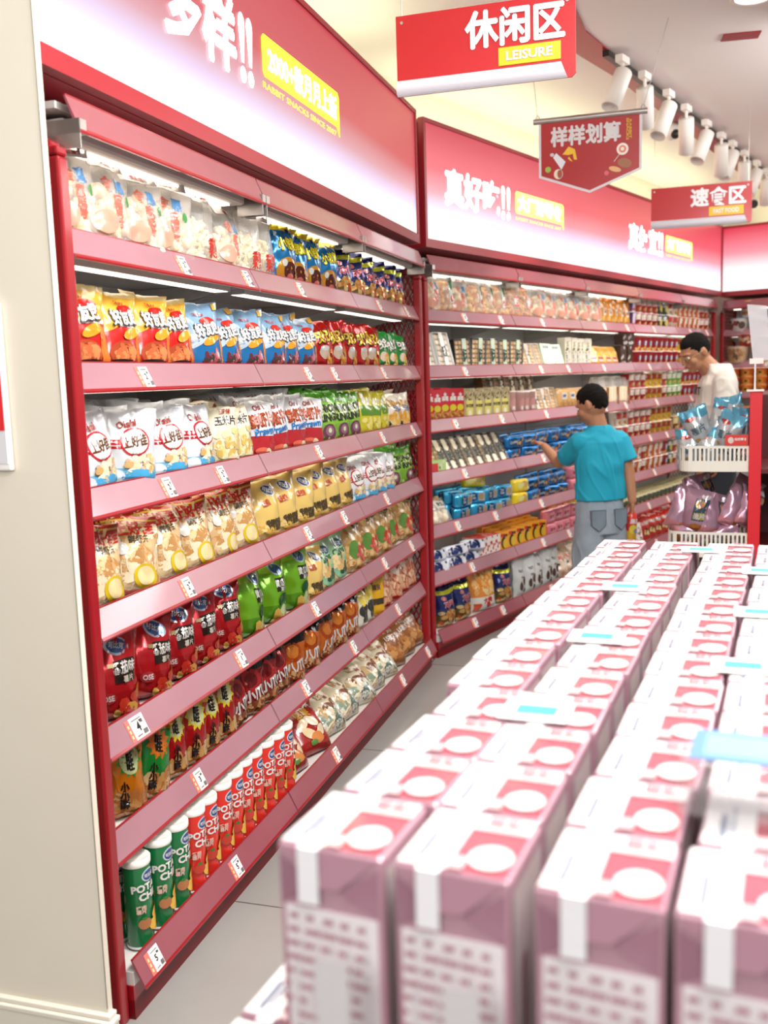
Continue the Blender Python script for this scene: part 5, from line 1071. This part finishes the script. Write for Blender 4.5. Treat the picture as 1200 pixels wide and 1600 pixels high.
# the boy, seen from behind, reaching into the shelf
rt = Vector((.95, .31, 0)); fw = Vector((-.31, .95, 0)); Bc = Vector((1.215, 5.42, 0))
P = lambda x, y, z: Bc+rt*x+fw*y+Vector((0, 0, z))
Mh = look((1.172, 5.425, 1.318), (-.80, .62, 0), .40, 0)
b = MB(); head(b, Mh, .93)
capsule(b, (1.19, 5.42, 1.27), .046, P(0, .0, 1.16), .052)
rings(b, [(P(0, 0, .62), rt*.09, fw*.07), (P(0, 0, .80), rt*.105, fw*.07), (P(0, 0, 1.05), rt*.12, fw*.075), (P(0, 0, 1.16), rt*.10, fw*.05)])
hR = Vector((1.392, 5.40, .775)); chain(b, [(P(.125, 0, 1.12), .045), (Vector((1.378, 5.43, .935)), .034), (hR, .024)]); hand(b, hR, (.0, .12, -1), (-1, .1, 0), .86, 1.25, 1)
hL = Vector((.968, 5.80, 1.065)); chain(b, [(P(-.12, .01, 1.12), .045), (Vector((1.012, 5.58, .985)), .034), (hL, .023)]); hand(b, hL, (-.30, .8, .30), (-.2, .2, -1), .84, .45, -1)
for sx in (-1, 1): chain(b, [(P(sx*.07, 0, .66), .055), (P(sx*.08, 0, .40), .045), (P(sx*.085, 0, .09), .032)]); capsule(b, P(sx*.085, -.03, .05), .03, P(sx*.095, .12, .035), .028)
boy = fuse(b, 'person', M_SKIN, None, .0045, 5); tag(boy, 'boy in a turquoise T-shirt and faded jeans, back turned, reaching into the shelf', 'person')
hair(Mh, .93, boy, -.01, '0e0a09')
face_bits(Mh, .93, boy)
b = MB()
rings(b, [(P(0, -.002, .787), rt*.148, fw*.105), (P(0, -.002, .80), rt*.146, fw*.103), (P(0, 0, .92), rt*.138, fw*.10), (P(0, 0, 1.03), rt*.142, fw*.10), (P(0, 0, 1.11), rt*.142, fw*.088), (P(0, .0, 1.155), rt*.120, fw*.066), (P(0, .004, 1.19), rt*.075, fw*.058), (P(0, .004, 1.203), rt*.058, fw*.054)])
def sleeve(a, ra, c, rc): b.tube([a, a.lerp(c, .5), c], [ra, (ra+rc)/2*1.02, rc], 18)
ellipsoid(b, P(.115, 0, 1.115), (.055, .055, .055)); ellipsoid(b, P(-.115, 0, 1.115), (.055, .055, .055))
sleeve(P(.118, 0, 1.12), .058, Vector((1.372, 5.43, .995)), .058); sleeve(P(-.112, .0, 1.12), .06, Vector((1.045, 5.525, 1.015)), .056)
fs_ = folds(.009, 3.1); fs_.c = (Bc.x, Bc.y)
fuse(b, 'turquoise_shirt', mat('turquoise_cotton', '149cb8', .8, bump=.08, bscale=500), boy, .006, 3, fs_)
b = MB()
rings(b, [(P(0, 0, .60), rt*.138, fw*.105), (P(0, 0, .70), rt*.136, fw*.105), (P(0, 0, .80), rt*.128, fw*.09)])
for sx in (-1, 1): rings(b, [(P(sx*.088, .01, .15), rt*.072, fw*.08), (P(sx*.084, .01, .35), rt*.074, fw*.085), (P(sx*.072, .008, .52), rt*.076, fw*.096), (P(sx*.062, 0, .68), rt*.073, fw*.10)])
fj = folds(.007, 8.3); fj.c = (Bc.x, Bc.y)
mj = mat('faded_denim', '92a0ac', .85, mix=.35, bump=.12, bscale=350)
jeans = fuse(b, 'jeans', mj, boy, .006, 3, fj)
for sx in (-1, 1):
    b = MB(); poly = [(-.042, .055), (.042, .055), (.040, -.03), (0, -.062), (-.040, -.03)]
    pts = [P(sx*.07+x, -.117+abs(x+sx*.02)*.25, .685+z) for x, z in poly]; q = [p+fw*.02 for p in pts]
    b.add([tuple(v) for v in pts+q], [(0, 1, 2, 3, 4)]+[(i, i+5, (i+1) % 5+5, (i+1) % 5) for i in range(5)]); pk = b.build('back_pocket', mat('pocket_denim', '73828e', .85, mix=.3), jeans)
    b = MB(); pp = [p-fw*.0015 for p in pts]; b.tube(pp+[pp[0]], .0012, 5, cap=False); b.build('stitching', mat('dark_thread', '3c444c', .8), pk)
for sx in (-1, 1):
    b = MB(); rings(b, [(P(sx*.09, .05, .0), rt*.045, fw*.12), (P(sx*.09, .05, .04), rt*.045, fw*.12), (P(sx*.09, .02, .075), rt*.038, fw*.07)]); b.build('shoe', mat('shoe_grey', '50525a', .7), boy)
# bottle in his hand
b = MB(); b.lathe([(0, 0), (.026, .0), (.030, .008), (.030, .05), (.030, .12), (.027, .14), (.014, .160), (.013, .175), (0, .176)], 20, colors=[L('c89c28')]*3+[L('c03028')]+[L('d03830')]*3+[L('c83028')])
S = cyl_surface(.0304, .0304, .03, .13); decals(b, S, 1.05, [('e', .4, .3, .25, .25, 'e8d848'), ('e', .6, .2, .2, .15, '8c8cb0'), ('t', '果茶', .5, .75, .3, 'f4e4e0', .05)])
o = b.build('drink_bottle', M_FILM); o.location = (1.385, 5.405, .555); o.rotation_euler = (0, .05, .5); tag(o, 'red and yellow drink bottle held in the boy\'s lowered hand', 'bottle')

# the teenager in white, in profile
rt = Vector((-.12, -.99, 0)); fw = Vector((-.99, .12, 0)); Bc = Vector((2.165, 6.3, .055))
Mh = look((2.02, 6.29, 1.60), (-.93, -.26, 0), .50, 0)
b = MB(); head(b, Mh, 1.02)
chain(b, [(Vector((2.05, 6.30, 1.565)), .056), (P(.0, .03, 1.42), .066)])
rings(b, [(P(0, 0, .85), rt*.14, fw*.10), (P(0, 0, 1.1), rt*.14, fw*.09), (P(0, 0, 1.34), rt*.17, fw*.10), (P(0, 0, 1.42), rt*.10, fw*.06)])
for sx in (-1, 1):
    w = P(sx*.21, .04, .84); chain(b, [(P(sx*.185, -.01, 1.36), .052), (P(sx*.215, .0, 1.09), .042), (w, .028)]); hand(b, w, fw*.8+Vector((0, 0, -.5)), rt*-sx, 1.0, .6, sx)
    chain(b, [(P(sx*.09, 0, .88), .09), (P(sx*.09, 0, .48), .06), (P(sx*.09, 0, .1), .04)]); capsule(b, P(sx*.09, -.03, .05), .035, P(sx*.09, .15, .04), .032)
teen = fuse(b, 'person', M_SKIN, None, .005, 5); tag(teen, 'teenager in a white T-shirt and thin glasses, looking down at the shelves', 'person')
hair(Mh, 1.02, teen, -.0, '0b0908'); face_bits(Mh, 1.02, teen, True)
b = MB()
rings(b, [(P(0, 0, .84), rt*.19, fw*.135), (P(0, 0, 1.0), rt*.185, fw*.13), (P(0, 0, 1.2), rt*.19, fw*.125), (P(0, -.005, 1.34), rt*.19, fw*.115), (P(0, -.012, 1.405), rt*.15, fw*.09), (P(0, -.005, 1.45), rt*.088, fw*.082), (P(0, .004, 1.468), rt*.074, fw*.078)])
for sx in (-1, 1): ellipsoid(b, P(sx*.17, -.01, 1.36), (.068, .068, .068)); b.tube([P(sx*.175, -.01, 1.36), P(sx*.20, -.005, 1.25), P(sx*.215, .0, 1.13)], [.07, .074, .076], 18)
ft = folds(.010, 5.7); ft.c = (Bc.x, Bc.y)
fuse(b, 'white_shirt', mat('white_cotton', 'd8d2c8', .85, bump=.08, bscale=500), teen, .007, 3, ft)
vs, fs, w = glyph('SPORT', .03, 0)
b = MB(); X = vs[:, 0]/w*.17; Z = vs[:, 1]*.05; pts = [P(.03+float(x)*1, .147-abs(float(x))*.55*abs(float(x))*6, 1.30+float(z)) for x, z in zip(X, Z)]
b.add([tuple(p) for p in pts], fs); b.build('chest_print', M_BLACK, teen)
b = MB(); rings(b, [(P(0, 0, .74), rt*.17, fw*.125), (P(0, 0, .95), rt*.16, fw*.11)])
for sx in (-1, 1): rings(b, [(P(sx*.095, 0, .08), rt*.065, fw*.075), (P(sx*.095, 0, .5), rt*.075, fw*.085), (P(sx*.085, 0, .82), rt*.09, fw*.11)])
fuse(b, 'trousers', mat('dark_trousers', '2c3038', .85), teen, .008, 3)

# ------------------------------------------------------------------ hanging baskets on the side of a red gondola
SR = -math.atan2(1.70, 4.5); SO = Vector((1.70, 4.5, 0))
u = empty('basket_rack', SO, SR); tag(u, 'red rack end with white slotted baskets, beside the table of gift boxes', 'display rack')
M_BRED = mat('bright_red_board', 'd0202c', .4); M_BASK = mat('basket_white', 'dedcd2', .5)
b = MB(); b.box(0, .055, 0, .05, 0, 1.385); b.build('red_post', M_BRED, u, bevel=.003)
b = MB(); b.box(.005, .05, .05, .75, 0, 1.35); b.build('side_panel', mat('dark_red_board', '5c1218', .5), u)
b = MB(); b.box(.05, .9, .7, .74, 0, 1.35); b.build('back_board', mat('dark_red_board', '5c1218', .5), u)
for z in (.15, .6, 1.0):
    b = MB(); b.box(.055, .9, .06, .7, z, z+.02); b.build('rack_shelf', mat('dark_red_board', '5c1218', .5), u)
def basket(z, x0, h, depth):
    r = .06; path = [(0, .02)]
    path += [(x0+r-r*math.sin(a), .02+r-r*math.cos(a)) for a in [i*PI/2/5 for i in range(6)]]
    path += [(x0+r-r*math.cos(a), .02+depth-r+r*math.sin(a)) for a in [i*PI/2/5 for i in range(6)]]+[(0, .02+depth)]
    pts = []; 
    for (ax, ay), (bx, by) in zip(path, path[1:]):
        n = max(1, int(math.hypot(bx-ax, by-ay)/.0095))
        pts += [(ax+(bx-ax)*i/n, ay+(by-ay)*i/n) for i in range(n)]
    pts.append(path[-1]); b = MB()
    lv = [0, h*.42, h*.9, h]
    for i in range(len(pts)-1):
        slot = i % 2 == 1
        for k in range(3):
            if slot and k == 1: continue
            (ax, ay), (bx, by) = pts[i], pts[i+1]; fl = lambda q: 1
            b.add([(ax, ay, z+lv[k]), (bx, by, z+lv[k]), (bx, by, z+lv[k+1]), (ax, ay, z+lv[k+1])], [(0, 1, 2, 3)])
    b.add([(x, y, z) for x, y in path], [tuple(range(len(path)))])
    o = b.build('basket', M_BASK, u); s = o.modifiers.new('s', 'SOLIDIFY'); s.thickness = .003; return o
basket(1.012, -.31, .122, .34); basket(.60, -.36, .122, .36); basket(.2, -.36, .122, .36)
MS = Matrix.Translation(SO) @ Matrix.Rotation(SR, 4, 'Z')
def put_bag(key, x, y, z, yaw, tilt, roll, lab, sc=1.0, var=0, grp=''):
    inst(key, MS @ Matrix.Translation((x, y, z)) @ Matrix.Rotation(yaw, 4, 'Z') @ Matrix.Rotation(-tilt, 4, 'X') @ Matrix.Rotation(roll, 4, 'Y'), lab, grp, sc, var)
gs = 'silver and blue bags in the upper basket'
for q, (x, y, z, yaw, ti, ro, lab) in enumerate([
  (-.20, .12, 1.13, .1, -.25, -.35, 'large silver bag leaning over the upper basket on its open corner'), (-.115, .10, 1.10, -.5, -.1, .35, 'silver bag with blue top tipped in the middle of the upper basket'), (-.045, .12, 1.12, .3, -.2, .12, 'silver bag with blue top next to the red post'),
  (-.15, .24, 1.15, .2, .05, .3, 'silver bag standing behind the large leaning one, upper basket'), (-.07, .26, 1.17, -.3, .0, -.2, 'silver bag at the back of the upper basket near the post'), (-.26, .10, 1.02, .1, 0, -.05, 'silver bag low at the rounded end of the upper basket'),
  (-.19, .09, 1.02, -.1, 0, .05, 'silver bag low in the upper basket, second from its rounded end'), (-.12, .10, 1.02, .1, 0, .02, 'silver bag low in the upper basket beside the red card')]):
    put_bag('silver_blue', x, y, z, yaw, ti, ro, lab, .82, q % 3, gs)
gp = 'pink bags in the lower basket'
for q, (x, y, z, yaw, ti, ro, lab) in enumerate([
  (-.33, .12, .72, .3, .0, .35, 'pink bag at the rounded end of the lower basket, leaning outwards'), (-.25, .10, .72, -.3, -.1, .2, 'pink bag second from the rounded end of the lower basket'), (-.18, .10, .70, .8, -.1, .15, 'pink bag turned sideways in the middle of the lower basket'),
  (-.10, .11, .74, .6, -.1, .45, 'pink bag tilted strongly beside the middle of the lower basket'), (-.03, .12, .74, .7, -.1, .4, 'pink bag tilted beside the red post in the lower basket'), (-.28, .24, .74, 0, .1, .2, 'pink bag in shade behind, above the rounded end of the lower basket'),
  (-.18, .26, .78, .4, .1, -.3, 'pink bag in shade behind the middle of the lower basket'), (-.08, .26, .78, -.2, .1, .5, 'pink bag in shade behind, next to the red post')]):
    put_bag('pink_bag', x, y, z, yaw, ti, ro, lab, .85, q % 3, gp)
for q, (x, z, ro, lab) in enumerate([(-.30, .70, 1.3, 'pink bag lying low at the rounded end of the lower basket'), (-.19, .69, 1.4, 'pink bag lying low in the middle of the lower basket'), (-.0, .70, 1.5, 'pink bag lying flat next to the post on the lower basket')]):
    put_bag('pink_bag', x-[.04, .07, .21][q], .10, z-.01, 0, 0, ro, lab, .72, q, gp)
b = MB(); b.box(-.105, -.004, .012, .016, 1.135, 1.185, L('c83028'))
S = lambda x, y, off: np.stack([-.105+x*.101, .012-off+0*x, 1.135+y*.05], 1); decals(b, S, .5, [('t', '自然零食', .68, .6, .13, 'f4ece8', .03), ('e', .25, .5, .13, .3, 'e8d8d0')])
o = b.build('promotion_card', M_PAPER); o.location = SO; o.rotation_euler = (0, 0, SR); tag(o, 'small red card with white characters clipped to the upper basket', 'card')
u = empty('sign_holder', MS @ Vector((.02, .02, 1.385)), SR); tag(u, 'clear acrylic sign holder on a thin white stem above the red post', 'sign holder')
b = MB(); b.box(-.035, .04, -.03, .03, 0, .008); b.build('foot', M_SPOT, u)
b = MB(); b.tube([(.0, 0, .005), (.0, 0, .14)], .0045, 8); b.build('stem', M_SPOT, u)
b = MB(); b.box(-.025, .035, -.006, .006, .125, .15); b.build('clip', M_SPOT, u)
b = MB(); b.add([(-.01, -.003, .14), (.06, -.003, .14), (.045, -.003, .385), (-.04, -.003, .395), (-.01, .0, .14), (.06, .0, .14), (.045, .0, .385), (-.04, .0, .395)], [(0, 1, 2, 3), (7, 6, 5, 4), (0, 4, 5, 1), (1, 5, 6, 2), (2, 6, 7, 3), (3, 7, 4, 0)])
b.build('acrylic_plate', mat('acrylic', 'e8e8ee', .05, coat=1, alpha_mix=.55), u)
